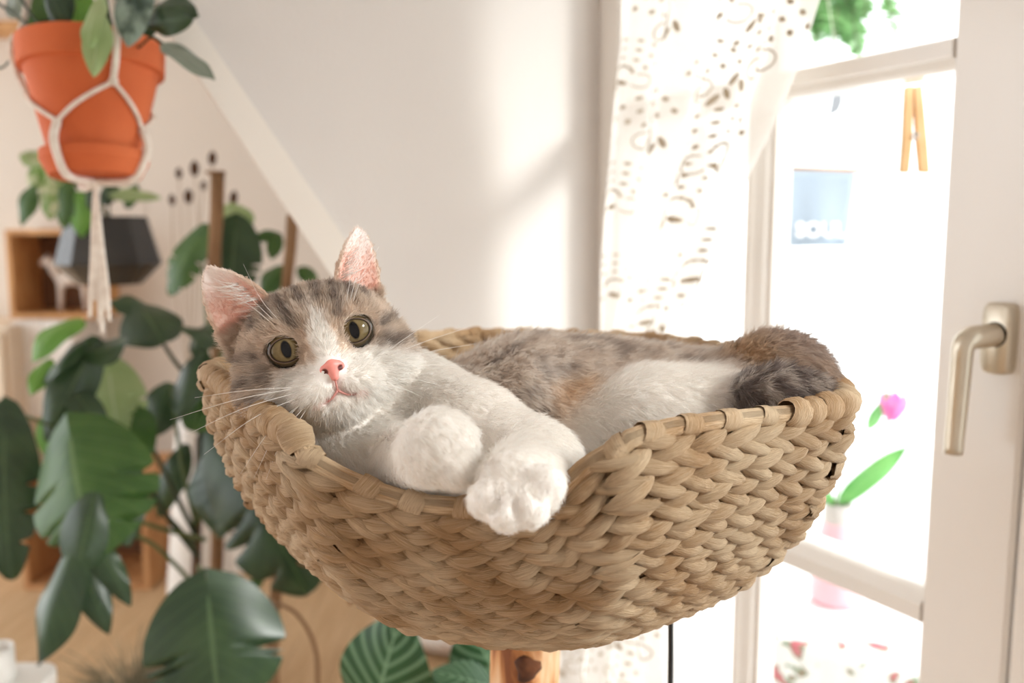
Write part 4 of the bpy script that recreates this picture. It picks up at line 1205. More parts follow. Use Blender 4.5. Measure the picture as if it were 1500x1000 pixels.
# ================================================================= leaves
def leaf_mat(name, c1, c2, vein, rough=.38, transl=.12, stripes=0.0, mottled=None):
    m = bpy.data.materials.new(name); nt, N, L, B = nodes_of(m)
    B.inputs['Roughness'].default_value = rough; B.inputs['Specular IOR Level'].default_value = .45
    uv = N.new('ShaderNodeUVMap'); sp = N.new('ShaderNodeSeparateXYZ'); L.new(uv.outputs[0], sp.inputs[0])
    def mt(op, a, b=None):
        q = N.new('ShaderNodeMath'); q.operation = op
        for i, val in enumerate((a, b)):
            if val is None: continue
            if isinstance(val, (int, float)): q.inputs[i].default_value = val
            else: L.new(val, q.inputs[i])
        return q.outputs[0]
    av = mt('ABSOLUTE', mt('SUBTRACT', sp.outputs[0], .5))           # 0 midrib .. .5 edge
    mid = mt('LESS_THAN', av, .018)
    sv = mt('FRACT', mt('SUBTRACT', mt('MULTIPLY', sp.outputs[1], 8.0), mt('MULTIPLY', av, 4.5)))
    side = mt('LESS_THAN', mt('ABSOLUTE', mt('SUBTRACT', sv, .5)), .05 if not stripes else stripes)
    vn = mt('MAXIMUM', mid, mt('MULTIPLY', side, .35 if not stripes else .75))
    tc = N.new('ShaderNodeTexCoord'); nz = N.new('ShaderNodeTexNoise'); nz.inputs['Scale'].default_value = 14 if not mottled else 45; L.new(tc.outputs['Object'], nz.inputs['Vector'])
    rp = N.new('ShaderNodeValToRGB'); rp.color_ramp.elements[0].position = .38; rp.color_ramp.elements[1].position = .62
    rp.color_ramp.elements[0].color = (*c1, 1); rp.color_ramp.elements[1].color = (*(mottled or c2), 1); L.new(nz.outputs['Fac'], rp.inputs[0])
    mx = N.new('ShaderNodeMix'); mx.data_type = 'RGBA'; L.new(vn, mx.inputs[0]); L.new(rp.outputs[0], mx.inputs[6]); mx.inputs[7].default_value = (*vein, 1)
    L.new(mx.outputs[2], B.inputs['Base Color'])
    bp = N.new('ShaderNodeBump'); bp.inputs['Strength'].default_value = .35; bp.inputs['Distance'].default_value = .002; L.new(vn, bp.inputs['Height']); L.new(bp.outputs[0], B.inputs['Normal'])
    if transl:
        t = N.new('ShaderNodeBsdfTranslucent'); ms = N.new('ShaderNodeMixShader'); ms.inputs[0].default_value = transl
        L.new(mx.outputs[2], t.inputs[0]); L.new(B.outputs[0], ms.inputs[1]); L.new(t.outputs[0], ms.inputs[2]); L.new(ms.outputs[0], N['Material Output'].inputs['Surface'])
    return m
LM = dict(
    dark=leaf_mat('dark_green_leaf', srgb(46, 68, 46), srgb(60, 84, 54), srgb(82, 106, 72), rough=.30),
    mid=leaf_mat('green_leaf', srgb(62, 98, 46), srgb(76, 112, 54), srgb(104, 136, 80), transl=.15),
    bright=leaf_mat('bright_green_leaf', srgb(100, 156, 62), srgb(118, 172, 76), srgb(150, 190, 110), transl=.3),
    pale=leaf_mat('pale_green_leaf', srgb(150, 176, 118), srgb(168, 190, 136), srgb(186, 204, 160), transl=.25),
    grey=leaf_mat('grey_green_leaf', srgb(118, 130, 116), srgb(138, 150, 136), srgb(160, 170, 156), rough=.28, transl=.05),
    var=leaf_mat('variegated_leaf', srgb(116, 156, 74), srgb(150, 180, 100), srgb(190, 205, 150), transl=.3, mottled=srgb(206, 212, 172)),
    silver=leaf_mat('silver_mottled_leaf', srgb(44, 66, 56), srgb(60, 80, 70), srgb(70, 92, 80), transl=.0, mottled=srgb(140, 160, 146)),
    stripe=leaf_mat('striped_dark_leaf', srgb(40, 78, 46), srgb(50, 90, 54), srgb(120, 156, 122), transl=.05, stripes=.16),
    fern=leaf_mat('fern_leaf', srgb(96, 150, 84), srgb(120, 170, 104), srgb(140, 180, 120), transl=.3))
M_STEM = material('green_stem', srgb(82, 104, 58), .5, .4, color2=srgb(110, 120, 76), scale=20)
M_STEMD = material('dark_green_stem', srgb(44, 56, 38), .5, .4, color2=srgb(66, 78, 52), scale=20)
def leaf(parent, Bp, Tp, wr, kind='oval', mat='dark', face=(0, 0, 1), bend=.10, fold=.25, seed=0, name='leaf'):
    """one leaf from stalk end Bp to tip Tp; wr = width / length; face = (right, up, towards camera)"""
    r = random.Random(seed * 7 + len(parent.children) + 1)
    Bp, Tp = np.array(Bp), np.array(Tp); A = Tp - Bp; L_ = np.linalg.norm(A); ax = A / L_
    fc = face[0] * RT + face[1] * UP - face[2] * FW; fc = fc - ax * (fc @ ax); fc /= np.linalg.norm(fc); sd = np.cross(ax, fc)
    rows = 64 if kind == 'monstera' else 24; cols = 9
    sl = [[(.36 + .19 * k + r.uniform(-.07, .07), r.uniform(.25, .75), r.uniform(.010, .022)) for k in range(3)] for _ in range(2)]
    v, uv, f = [], [], []
    for i in range(rows + 1):
        u = i / rows
        if kind == 'oval': w = math.sin(math.pi * min(1, u * .97 + .03) ** .85) ** .8
        elif kind == 'long': w = math.sin(math.pi * u ** .75) ** .7
        elif kind == 'round': w = math.sqrt(max(0, 1 - (2 * u - 1) ** 2)) ** .9
        else: w = max(0, math.sin(math.pi * u ** .66)) ** .62
        w *= wr * L_ * .5
        c = Bp + A * u + fc * bend * L_ * (4 * u * (1 - u) * .5 - .9 * u * u + .4 * u)
        for j in range(cols):
            q = -1 + 2 * j / (cols - 1); s_ = 0 if q < 0 else 1; ww = w
            if kind == 'monstera' and abs(q) > .3:
                for uc, dp, sw in sl[s_]:
                    ww *= 1 - dp * math.exp(-((u - uc) / sw) ** 2) * (abs(q) - .3) / .7
            sh = (.22 * abs(q) ** 1.3 * w) if kind == 'monstera' else .10 * abs(q) * w
            lob = -.24 * L_ * abs(q) ** 1.6 * (1 - u) ** 5 if kind in ('monstera', 'heart') else 0
            wave = .03 * L_ * math.sin(u * 9 + q * 2 + seed) * abs(q) ** 2
            v.append(c + sd * q * ww + ax * (sh + lob) - fc * (fold * abs(q) ** 1.4 * w) + fc * wave)
            uv.append((.5 + .5 * q, u))
    for i in range(rows):
        for j in range(cols - 1): f.append((i * cols + j, (i + 1) * cols + j, (i + 1) * cols + j + 1, i * cols + j + 1))
    me = mesh('leaf', v, f, LM[mat]); add_uv(me, uv)
    return link(name, me, parent)
def stalk(parent, pts, r, mat=None, name='stalk', n=20):
    v, f = tube_geo(spline(pts, n), np.linspace(r * .55, r, n), 7); return link(name, mesh(name, v, f, mat or M_STEM), parent)
def pxl(parent, b, t, wr, kind, mat, **kw):
    return leaf(parent, P(*b), P(*t), wr, kind, mat, **kw)

M_TERRA = material('terracotta', srgb(214, 112, 66), .75, .3, color2=srgb(204, 100, 56), scale=9, bump=.2, bscale=200)
M_SOIL = material('potting_soil', srgb(50, 38, 30), .95, .1, color2=srgb(74, 56, 44), scale=60, bump=.8)
M_CORD = material('cotton_cord', srgb(244, 236, 226), .9, .1, color2=srgb(226, 214, 202), scale=90, bump=.5, bscale=260)
M_CERAM = material('white_ceramic', srgb(240, 238, 234), .3, .5)

# ---- monstera
mp_ = P(290, 900, 1.70)
mon = empty('monstera', (mp_[0], mp_[1], .3), label='tall monstera with split dark leaves climbing a wooden stake', cat='plant')
k_ = 0
MONL = [
    ((122, 468, 1.5), (40, 524, 1.45), .62, 'oval', 'bright', dict(face=(-.2, .7, .8), bend=.25)),
    ((74, 525, 1.55), (44, 578, 1.5), .50, 'oval', 'bright', {}),
    ((142, 492, 1.52), (66, 648, 1.48), .40, 'oval', 'dark', dict(face=(.5, .4, .8), fold=.5)),
    ((120, 516, 1.5), (190, 500, 1.5), .75, 'oval', 'dark', dict(face=(.1, .6, .7), bend=-.15)),
    ((128, 498, 1.49), (60, 560, 1.47), .40, 'oval', 'dark', dict(face=(-.5, .5, .8))),
    ((100, 560, 1.5), (160, 650, 1.5), .42, 'oval', 'dark', dict(face=(.4, .5, .9))),
    ((208, 452, 1.6), (238, 500, 1.55), 1.15, 'heart', 'dark', dict(face=(0, .8, .6), fold=.5)),
    ((215, 450, 1.62), (160, 440, 1.6), .8, 'oval', 'dark', dict(face=(0, .7, .7))),
    ((104, 642, 1.40), (140, 815, 1.34), 1.10, 'monstera', 'mid', dict(face=(-.25, .55, .8), fold=.45)),
    ((150, 640, 1.42), (190, 800, 1.38), .55, 'oval', 'dark', dict(face=(.6, .2, .8))),
    ((8, 630, 1.50), (14, 850, 1.45), .42, 'monstera', 'dark', dict(face=(.2, .3, .9))),
    ((85, 590, 1.5), (110, 690, 1.5), .9, 'oval', 'bright', dict(face=(0, .3, .9))),
    ((140, 720, 1.36), (112, 845, 1.32), .66, 'oval', 'dark', dict(face=(.25, .7, .7), fold=.6)),
    ((112, 790, 1.34), (48, 975, 1.30), .50, 'oval', 'dark', dict(face=(-.35, .45, .8), fold=.5)),
    ((108, 800, 1.35), (160, 930, 1.33), .36, 'oval', 'dark', dict(face=(.3, .4, .9))),
    ((138, 790, 1.36), (192, 888, 1.35), .34, 'oval', 'dark', dict(face=(.4, .4, .9))),
    ((160, 545, 1.6), (176, 648, 1.55), .80, 'monstera', 'pale', dict(face=(.1, .6, .8))),
    ((172, 598, 1.58), (218, 668, 1.56), .85, 'oval', 'mid', {}),
    ((305, 872, 1.34), (322, 1050, 1.30), 1.20, 'monstera', 'dark', dict(face=(.1, .75, .7), fold=.35)),
    ((345, 640, 1.62), (448, 872, 1.55), .72, 'monstera', 'dark', dict(face=(-.2, .35, .9), fold=.4)),
    ((325, 640, 1.68), (318, 790, 1.64), .80, 'oval', 'dark', dict(face=(-.3, .3, .9), fold=.3)),
    ((292, 346, 1.85), (245, 432, 1.85), .60, 'monstera', 'mid', dict(face=(-.2, .3, .9))),
    ((345, 348, 1.9), (335, 296, 1.9), 1.2, 'oval', 'pale', dict(face=(0, .4, .9))),
    ((345, 336, 1.86), (338, 440, 1.86), .78, 'monstera', 'dark', dict(face=(.15, .3, .9), fold=.2)),
    ((372, 348, 1.9), (412, 343, 1.9), .45, 'oval', 'mid', {}),
    ((408, 340, 1.9), (396, 380, 1.9), .60, 'oval', 'mid', {}),
    ((383, 428, 1.9), (414, 388, 1.9), .85, 'oval', 'mid', dict(face=(-.2, .5, .9))),
    ((436, 392, 1.95), (466, 414, 1.95), .70, 'oval', 'mid', dict(face=(.1, .5, .9))),
    ((325, 505, 1.6), (262, 478, 1.55), .55, 'oval', 'dark', dict(face=(0, .8, .7))),
    ((318, 470, 1.65), (282, 520, 1.6), .8, 'oval', 'dark', dict(face=(-.3, .5, .9))),
    ((300, 515, 1.6), (258, 610, 1.55), .60, 'oval', 'dark', dict(face=(-.3, .5, .9))),
    ((300, 575, 1.62), (284, 632, 1.6), .9, 'round', 'mid', {}),
    ((340, 618, 1.7), (312, 668, 1.66), .7, 'oval', 'mid', {}),
    ((318, 880, 1.75), (385, 850, 1.75), .42, 'oval', 'mid', dict(face=(0, .7, .8))),
    ((398, 930, 1.5), (372, 872, 1.5), .5, 'oval', 'dark', {}),
    ((250, 560, 1.7), (225, 640, 1.7), .7, 'oval', 'dark', {}),
    ((275, 650, 1.78), (230, 760, 1.78), .35, 'oval', 'dark', {}),
]
for i, (b, t, wr, kd, mt_, kw) in enumerate(MONL):
    pxl(mon, b, t, wr, kd, mt_, seed=i, **kw)
for pts, r in (([(208, 452, 1.6), (250, 520, 1.65), (288, 580, 1.72), (294, 690, 1.72)], .0055), ([(165, 560, 1.6), (215, 640, 1.64), (255, 720, 1.7), (290, 790, 1.72)], .0055), ([(120, 640, 1.45), (200, 690, 1.55), (240, 750, 1.65), (290, 815, 1.72)], .006),
               ([(250, 560, 1.7), (258, 620, 1.7), (268, 690, 1.71), (288, 770, 1.72)], .005), ([(130, 720, 1.4), (210, 765, 1.55), (300, 790, 1.72)], .005), ([(110, 800, 1.36), (200, 785, 1.5), (260, 830, 1.65), (290, 870, 1.72)], .005),
               ([(305, 872, 1.36), (300, 850, 1.5), (292, 830, 1.7)], .005), ([(345, 645, 1.62), (318, 700, 1.68), (292, 760, 1.72)], .005), ([(345, 345, 1.88), (350, 420, 1.86), (325, 520, 1.78), (298, 640, 1.73)], .005), ([(292, 348, 1.86), (300, 420, 1.84), (304, 520, 1.78)], .004), ([(412, 343, 1.9), (372, 350, 1.9), (352, 400, 1.88)], .004), ([(40, 610, 1.45), (130, 650, 1.55), (230, 740, 1.68), (285, 800, 1.72)], .005)):
    stalk(mon, [P(*q) for q in pts], r, M_STEMD if r > .005 else M_STEM)
# aerial roots
M_ROOT = material('brown_aerial_root', srgb(140, 104, 70), .7)
stalk(mon, [P(292, 755, 1.73), P(380, 800, 1.63), P(460, 832, 1.54), P(490, 843, 1.5), P(508, 858, 1.5), P(514, 885, 1.5)], .0042, M_ROOT, 'aerial_root')
stalk(mon, [P(290, 850, 1.73), P(350, 868, 1.64), P(410, 885, 1.57), P(440, 905, 1.55), P(462, 950, 1.55), P(466, 1010, 1.55)], .0042, M_ROOT, 'aerial_root')
zz0 = .26
stalk(mon, [P(292, 640, 1.73), P(288, 800, 1.73), P(286, 930, 1.73), np.array([mp_[0], mp_[1], zz0])], .013, material('brown_stem', srgb(120, 88, 66), .7, color2=srgb(92, 66, 48), scale=30, bump=.5), 'main_stem')
# its pot on the floor
def pot(name, c, r_top, r_bot, h, mat, **kw):
    m = MB(); m.lathe([(0, 0), (r_bot, 0), (r_top * .97, h * .8), (r_top * .97, h * .8), (r_top * 1.04, h * .81), (r_top * 1.06, h), (r_top * .97, h), (r_top * .92, h * .86), (0, h * .86)], c, 40)
    o = m.build(name, mat, smooth=False, bevel=.002, **kw)
    MB().lathe([(0, h * .89), (r_top * .94, h * .89), (r_top * .92, h * .84), (0, h * .84)], c, 30).build('soil', M_SOIL, o)
    return o
pot('plant_pot', (mp_[0], mp_[1], 0), .17, .13, .33, M_CERAM, label='large white pot on the floor holding the monstera', cat='pot')
# stakes
def stake(b, t, r, lab):
    b, t = np.array(b), np.array(t); m = MB(); k = 16
    pts = [b + (t - b) * i / k + np.array([.004 * math.sin(i * 1.3), 0, 0]) for i in range(k + 1)]
    m.tube(pts, [r * (1 + .05 * math.sin(i * 2.1)) for i in range(k + 1)], 12)
    return m.build('wooden_stake', M_STAKE, smooth=True, label=lab, cat='stake', group='plant stakes')
M_STAKE = material('rough_brown_wood', srgb(168, 136, 104), .85, .2, color2=srgb(132, 100, 72), scale=24, bump=.6, bscale=80, stretch=(1, 1, .3))
top = P(316, 255, 1.80); top2 = P(426, 316, 1.9)
so = stake((mp_[0] - .012, mp_[1] + .10, .25), top, .0135, 'tall brown wooden stake rising behind the cat ear among monstera leaves')
cpm = MB(); cpm.lathe([(0, 0), (.019, 0), (.020, .006), (0, .007)], top, 14); cpm.build('cap', M_STAKE, so)
q0 = P(402, 1000, 1.82)
stake((mp_[0] + .105, mp_[1] + .075, .25), top2, .0125, 'shorter wooden stake leaning by the sloping cream board')

# ---- striped plant beside the log post, on a stool
sp_ = P(630, 1000, 1.22); STZ = .50
cal = empty('striped_plant', (sp_[0], sp_[1], STZ), label='prayer plant with broad striped dark leaves beside the log post', cat='plant')
for i, (b, t, wr, kw) in enumerate((((545, 1065, 1.14), (585, 902, 1.12), .80, dict(face=(-.1, .3, .9), fold=.2)), ((752, 1035, 1.2), (682, 905, 1.18), .78, dict(face=(.1, .35, .9))), ((735, 1012, 1.12), (632, 982, 1.1), .58, dict(face=(0, .7, .7))), ((600, 1060, 1.16), (640, 990, 1.14), .6, dict(face=(0, .6, .8))), ((640, 1080, 1.2), (690, 980, 1.16), .7, dict(face=(.1, .4, .9))), ((520, 1080, 1.2), (480, 1010, 1.2), .6, {}))):
    pxl(cal, b, t, wr, 'oval', 'stripe', seed=i + 50, **kw)
    stalk(cal, [P(*b), P(*b) * .5 + np.array([sp_[0], sp_[1], STZ]) * .5 + np.array([0, 0, -.01]), np.array([sp_[0] + .01 * i - .03, sp_[1], STZ])], .003)
pot('plant_pot', (sp_[0], sp_[1], STZ - .15), .085, .06, .155, M_CERAM, label='small white pot on the stool with the striped plant', cat='pot')
st = empty('plant_stool', (sp_[0], sp_[1], 0), label='round wooden plant stool under the small white pot', cat='stool')
MB().lathe([(0, STZ - .18), (.13, STZ - .18), (.13, STZ - .15), (0, STZ - .15)], (sp_[0], sp_[1], 0), 36).build('seat', M_WOODL, st, bevel=.003)
for a in (.5, 2.6, 4.7):
    MB().tube([(sp_[0] + .08 * math.cos(a), sp_[1] + .08 * math.sin(a), STZ - .17), (sp_[0] + .11 * math.cos(a), sp_[1] + .11 * math.sin(a), 0)], .012, 10).build('leg', M_WOODL, st, smooth=True)

# ---- hanging terracotta pot in a macrame holder
HD = 1.12
hc0 = P(133, 150, HD); sc1 = HD / F
tilt = Vector((.055, 0, 1)).normalized()
bt = P(139, 230, HD); tp_ = P(134, 66, HD)
axis = Vector(tuple(tp_ - bt)).normalized(); hgt = float(np.linalg.norm(tp_ - bt))
R1, R0 = 101 * sc1, 61 * sc1
m = MB(); m.lathe([(0, 0), (R0, 0), (R1 * .90, hgt * .74), (R1 * .915, hgt * .745), (R1 * .985, hgt * .75), (R1, hgt * .99), (R1 * .985, hgt), (R1 * .93, hgt), (R1 * .88, hgt * .9), (R1 * .80, hgt * .86)], bt, 56, axis=axis)
fp = m.build('flower_pot', M_TERRA, bevel=.0015, label='orange terracotta flower pot hanging in a white macrame holder', cat='pot')
m = MB(); m.lathe([(0, hgt * .86), (R1 * .86, hgt * .86), (R1 * .86, hgt * .80)], bt, 40, axis=axis); m.build('soil', M_SOIL, fp)
sb_ = P(140, 260, HD); RS = 74 * sc1; hs = 36 * sc1
m = MB(); m.lathe([(0, 0), (RS * .84, 0), (RS * .98, hs * .55), (RS, hs * .6), (RS, hs), (RS * .94, hs), (RS * .90, hs * .5), (0, hs * .3)], sb_, 48, axis=axis)
m.build('pot_saucer', M_TERRA, bevel=.001, label='terracotta saucer under the hanging orange flower pot', cat='saucer')
mac = empty('macrame_hanger', P(140, 262, HD), label='white cotton macrame holder with a hanging tassel around the terracotta pot', cat='plant hanger')
axn = np.array(axis)
def around(ang, up, r):       # ang 0 = towards camera, + = right
    u1 = RT - axn * (RT @ axn); u1 /= np.linalg.norm(u1); u2 = np.cross(axn, u1)
    return bt + axn * up + r * (u1 * math.sin(ang) - u2 * math.cos(ang))
def potr(up): return R0 + (R1 * .90 - R0) * up / (hgt * .74) + .0035 if up < hgt * .745 else R1 + .004
def cordp(pts, r=.0027, name='cord'):
    v, f = tube_geo(spline(pts, 30), r, 8); link(name, mesh(name, v, f, M_CORD), mac)
KA = [math.radians(a) for a in (42, 150, 282)]        # upright cords
lowA = [math.radians(a) for a in (-14, 84, 222)]
upk, lok = hgt * .55, hgt * .22
for ia, a in enumerate(KA):
    cordp([around(a, upk, potr(upk)), around(a, hgt * .74, potr(hgt * .73) + .006), around(a, hgt, R1 + .005), around(a, hgt * 1.5, R1 * .8), np.array([bt[0], bt[1], 2.02]), np.array([bt[0], bt[1], 2.503])], .0042)
    for sgn in (-1, 1):
        b_ = lowA[ia if sgn < 0 else (ia + 1) % 3]; dlt = (b_ - a + math.pi) % (2 * math.pi) - math.pi
        cordp([around(a, upk, potr(upk)), around(a + dlt / 3, upk - (upk - lok) * .33, potr(upk - (upk - lok) * .33)), around(a + dlt * 2 / 3, upk - (upk - lok) * .66, potr(upk - (upk - lok) * .66)), around(b_, lok, potr(lok))])
    bm_ = bmesh.new(); bmesh.ops.create_uvsphere(bm_, u_segments=12, v_segments=8, radius=.0058); kme = bpy.data.meshes.new('knot'); bm_.to_mesh(kme); bm_.free(); kme.shade_smooth(); kme.materials.append(M_CORD)
    o = link('knot', kme, mac); o.location = Vector(tuple(around(a, upk, potr(upk) + .001))) - mac.location
tas = P(140, 266, HD)
for b_ in lowA:
    cordp([around(b_, lok, potr(lok)), around(b_, lok * .4, potr(lok) + .006), around(b_, -.002, RS + .004), around(b_, -.026, RS * .84 + .002), around(b_, -.033, RS * .6), tas], .0052)
for i, (dx, l_) in enumerate(((-4, 440), (0, 475), (4, 455), (7, 470), (-7, 465), (2, 490))):
    cordp([tas, P(141 + dx * .6, 320, HD), P(143 + dx * 1.1, 370, HD), P(145 + dx * 1.7, 420, HD), P(146 + dx * 2.0, l_, HD)], .0028, 'tassel_strand')
# its plant
hp = empty('hanging_plant', P(135, 90, HD), label='trailing plant with dark, pale and silver-mottled leaves in the hanging pot', cat='plant')
for i, (b, t, wr, kd, mt_, kw) in enumerate((
    ((148, 20, 1.03), (136, 110, 1.01), .42, 'oval', 'pale', dict(face=(.3, .2, .9), fold=.3)),
    ((205, -40, 1.06), (186, 66, 1.04), .48, 'oval', 'silver', dict(face=(.1, .3, .9))),
    ((222, 14, 1.10), (286, 16, 1.06), .55, 'oval', 'dark', dict(face=(0, .3, .9), bend=.15)),
    ((218, 34, 1.07), (280, 28, 1.04), .50, 'oval', 'dark', dict(face=(0, -.2, .95))),
    ((236, 64, 1.05), (314, 112, 1.0), .26, 'oval', 'grey', dict(face=(.2, .5, .8))),
    ((12, 24, 1.12), (38, -20, 1.1), .6, 'oval', 'grey', {}),
    ((88, 46, 1.10), (84, -40, 1.08), .55, 'oval', 'dark', {}),
    ((108, 58, 1.10), (118, -40, 1.1), .5, 'oval', 'bright', {}),
    ((62, 50, 1.13), (30, -30, 1.15), .5, 'oval', 'mid', {}),
    ((160, 60, 1.1), (165, -40, 1.08), .5, 'oval', 'dark', {}),
    ((128, 70, 1.0), (150, -10, 1.04), .3, 'oval', 'pale', {}),
    ((60, 70, 1.16), (60, -20, 1.18), .5, 'oval', 'mid', {}),
    ((185, 75, 1.15), (240, -30, 1.16), .45, 'oval', 'dark', {}),
    ((100, 45, 1.06), (70, -20, 1.04), .4, 'oval', 'dark', {}))):
    pxl(hp, b, t, wr, kd, mt_, seed=i + 80, **kw)
rootp = P(132, 78, HD)
for pts, r in (([(66, 56, 1.08), (30, 28, 1.1), (-10, 0, 1.12)], .0022), ([(75, 56, 1.08), (45, 20, 1.1), (20, -20, 1.1)], .0022), ([(204, 70, 1.08), (222, 55, 1.06), (240, 66, 1.05)], .0022), ([(40, 40, 1.1), (20, 62, 1.1), (14, 88, 1.1), (0, 100, 1.12), (-14, 96, 1.12)], .0018), ([(150, 70, 1.05), (146, 40, 1.03), (150, 20, 1.03)], .0025), ([(190, 70, 1.1), (210, 40, 1.1), (222, 20, 1.1)], .0025)):
    pp = [P(*q) for q in pts]; stalk(hp, pp, r, M_STEMD); stalk(hp, [rootp, (rootp + pp[0]) / 2 + np.array([0, 0, .024]), pp[0]], r, M_STEMD)

# ---- black hanging pot with variegated trailing plant
BD = 2.15
M_BLACK = material('dark_glazed_ceramic', srgb(48, 48, 48), .16, .5, color2=srgb(64, 64, 62), scale=5)
sB = BD / F; cB = P(163, 416, BD); nB = 10
m = MB(); m.lathe([(0, 0), (44 * sB, 0), (75 * sB, 30 * sB), (56 * sB, 98 * sB), (52 * sB, 98 * sB), (66 * sB, 36 * sB), (0, 30 * sB)], cB, nB)
bpot = m.build('hanging_bowl', M_BLACK, bevel=.002, label='dark faceted hanging bowl with a trailing plant by the far wall', cat='pot')
for a in (.3, 2.4, 4.5):
    pA = cB + np.array([54 * sB * math.cos(a), 54 * sB * math.sin(a), 97 * sB])
    MB().tube([pA, P(163, 100, BD), np.array([cB[0], cB[1], 2.503])], .0018, 5).build('cord', M_CORD, bpot)
vp = empty('trailing_plant', P(163, 330, BD), label='variegated yellow-green trailing plant in the dark faceted bowl', cat='plant')
for i, (b, t, wr, mt_) in enumerate((((110, 275, 2.1), (38, 218, 2.1), .5, 'var'), ((60, 235, 2.05), (45, 285, 2.05), .55, 'var'), ((50, 270, 2.0), (30, 330, 2.0), .5, 'mid'), ((75, 262, 2.0), (72, 322, 2.0), .6, 'var'), ((100, 265, 2.0), (92, 335, 2.0), .5, 'mid'), ((118, 280, 2.0), (118, 348, 2.0), .5, 'bright'), ((135, 270, 2.0), (128, 325, 2.0), .4, 'dark'), ((160, 285, 2.05), (235, 288, 2.05), .30, 'pale'), ((150, 300, 2.1), (170, 262, 2.1), .7, 'dark'), ((185, 305, 2.1), (200, 268, 2.1), .6, 'mid'), ((90, 250, 2.1), (110, 220, 2.1), .6, 'var'), ((30, 225, 2.1), (60, 245, 2.1), .6, 'pale'))):
    pxl(vp, b, t, wr, 'oval', mt_, seed=i + 120, face=(0, .4, .9))
for b in ((110, 275, 2.1), (60, 240, 2.05), (75, 262, 2.0), (100, 265, 2.0), (160, 290, 2.05)):
    q = P(*b); r_ = P(160, 322, BD); stalk(vp, [q, (q + r_) / 2 + np.array([0, 0, .03]), r_], .003)

# ---- dried teasels in a tall vase behind the monstera
vz = P(285, 640, 2.45); VH = float(P(285, 560, 2.45)[2])
m = MB(); m.lathe([(0, 0), (.07, 0), (.09, VH * .35), (.05, VH * .85), (.04, VH), (.034, VH), (.044, VH * .85), (0, VH * .4)], (vz[0], vz[1], 0), 30)
m.build('floor_vase', M_CERAM, smooth=True, label='tall pale floor vase behind the monstera', cat='vase')
M_TEAS = material('dried_brown_head', srgb(96, 66, 46), .9, .1, color2=srgb(66, 44, 32), scale=120, bump=.8, bscale=300)
M_TSTEM = material('dried_stem', srgb(190, 172, 150), .9)
for i, (px, py, s_) in enumerate(((262, 254, .8), (285, 247, 1.1), (311, 232, 1.0), (276, 288, 1.05), (252, 293, .8), (342, 290, 1.0), (298, 272, .7), (330, 310, .8))):
    hd_ = P(px, py, 2.45); bs = np.array([vz[0] + .01 * (i % 3 - 1), vz[1], VH - .05])
    dirv = Vector(tuple(hd_ - bs)).normalized()
    tz = empty('dried_teasel', bs, label='dried brown teasel head on a thin stem against the beige wall', cat='dried flower', group='dried teasels')
    mid = bs + (hd_ - bs) * .55 + np.array([.02 * math.sin(i), 0, 0])
    v, f = tube_geo(spline([bs, mid, hd_], 14), .0016, 6); link('stem', mesh('stem', v, f, M_TSTEM), tz)
    m = MB(); m.lathe([(.0005, -.020 * s_), (.008 * s_, -.014 * s_), (.0115 * s_, 0), (.009 * s_, .012 * s_), (.0005, .022 * s_)], hd_, 12, axis=dirv); m.build('seed_head', M_TEAS, tz, smooth=True)

# ---- far wall: box shelf with a white figurine, cabinet, crate, storage box, pale shelf
def frame_box(name, x0, x1, z0, z1, y0, y1, th, mat, back, **kw):
    o = empty(name, ((x0 + x1) / 2, y1, z0), **kw)
    MB().box(x0, x1, y0, y1, z1 - th, z1).build('board', mat, o, bevel=.002); MB().box(x0, x1, y0, y1, z0, z0 + th).build('board', mat, o, bevel=.002)
    MB().box(x0, x0 + th, y0, y1, z0 + th, z1 - th).build('board', mat, o, bevel=.002); MB().box(x1 - th, x1, y0, y1, z0 + th, z1 - th).build('board', mat, o, bevel=.002)
    MB().box(x0 + th, x1 - th, y1 - .012, y1, z0 + th, z1 - th).build('back_panel', back, o)
    return o
M_BRN = material('brown_panel', srgb(126, 94, 72), .7, .2, color2=srgb(112, 82, 62), scale=6)
a, b = PY(6, 336, FARY - .24), PY(140, 467, FARY - .24)
frame_box('box_shelf', a[0], b[0], b[2], a[2], FARY - .24, FARY, .022, M_WOODL, M_BRN, label='open wooden box shelf with a brown back on the far wall', cat='shelf')
M_FIG = material('white_plaster_figure', srgb(232, 222, 212), .7)
fg0 = np.array([(a[0] + b[0]) / 2 + .04, FARY - .13, b[2] + .022])
fig = MB()
for pts, r in (([(-.06, 0, .0), (-.055, 0, .09), (-.05, 0, .13)], [.010, .012, .02]), ([(.05, 0, 0), (.045, 0, .09), (.04, 0, .13)], [.010, .012, .02]), ([(-.055, 0, .13), (0, 0, .145), (.045, 0, .13)], [.03, .034, .03]), ([(-.05, 0, .14), (-.085, 0, .19), (-.09, 0, .22)], [.026, .02, .022]), ([(-.09, 0, .225), (-.13, 0, .20)], [.022, .013]), ([(.06, 0, .14), (.085, 0, .10), (.09, 0, .05)], [.012, .012, .006])):
    fig.tube([fg0 + np.array(q) for q in pts], r, 10)
fig.build('horse_figurine', M_FIG, smooth=True, label='small white horse figurine standing in the wooden box shelf', cat='figurine')
a, b = PY(14, 470, FARY - .30), PY(114, 612, FARY - .30)
wc = empty('wall_cabinet', ((a[0] + b[0]) / 2, FARY, b[2]), label='white wall cabinet below the wooden box shelf', cat='cabinet')
MB().box(a[0], b[0], FARY - .28, FARY, b[2], a[2]).build('body', M_CERAM, wc, bevel=.003)
xm = (a[0] + b[0]) / 2
for x0, x1 in ((a[0] + .004, xm - .002), (xm + .002, b[0] - .004)):
    d_ = MB().box(x0, x1, FARY - .30, FARY - .28, b[2] + .004, a[2] - .004).build('door', M_CERAM, wc, bevel=.002)
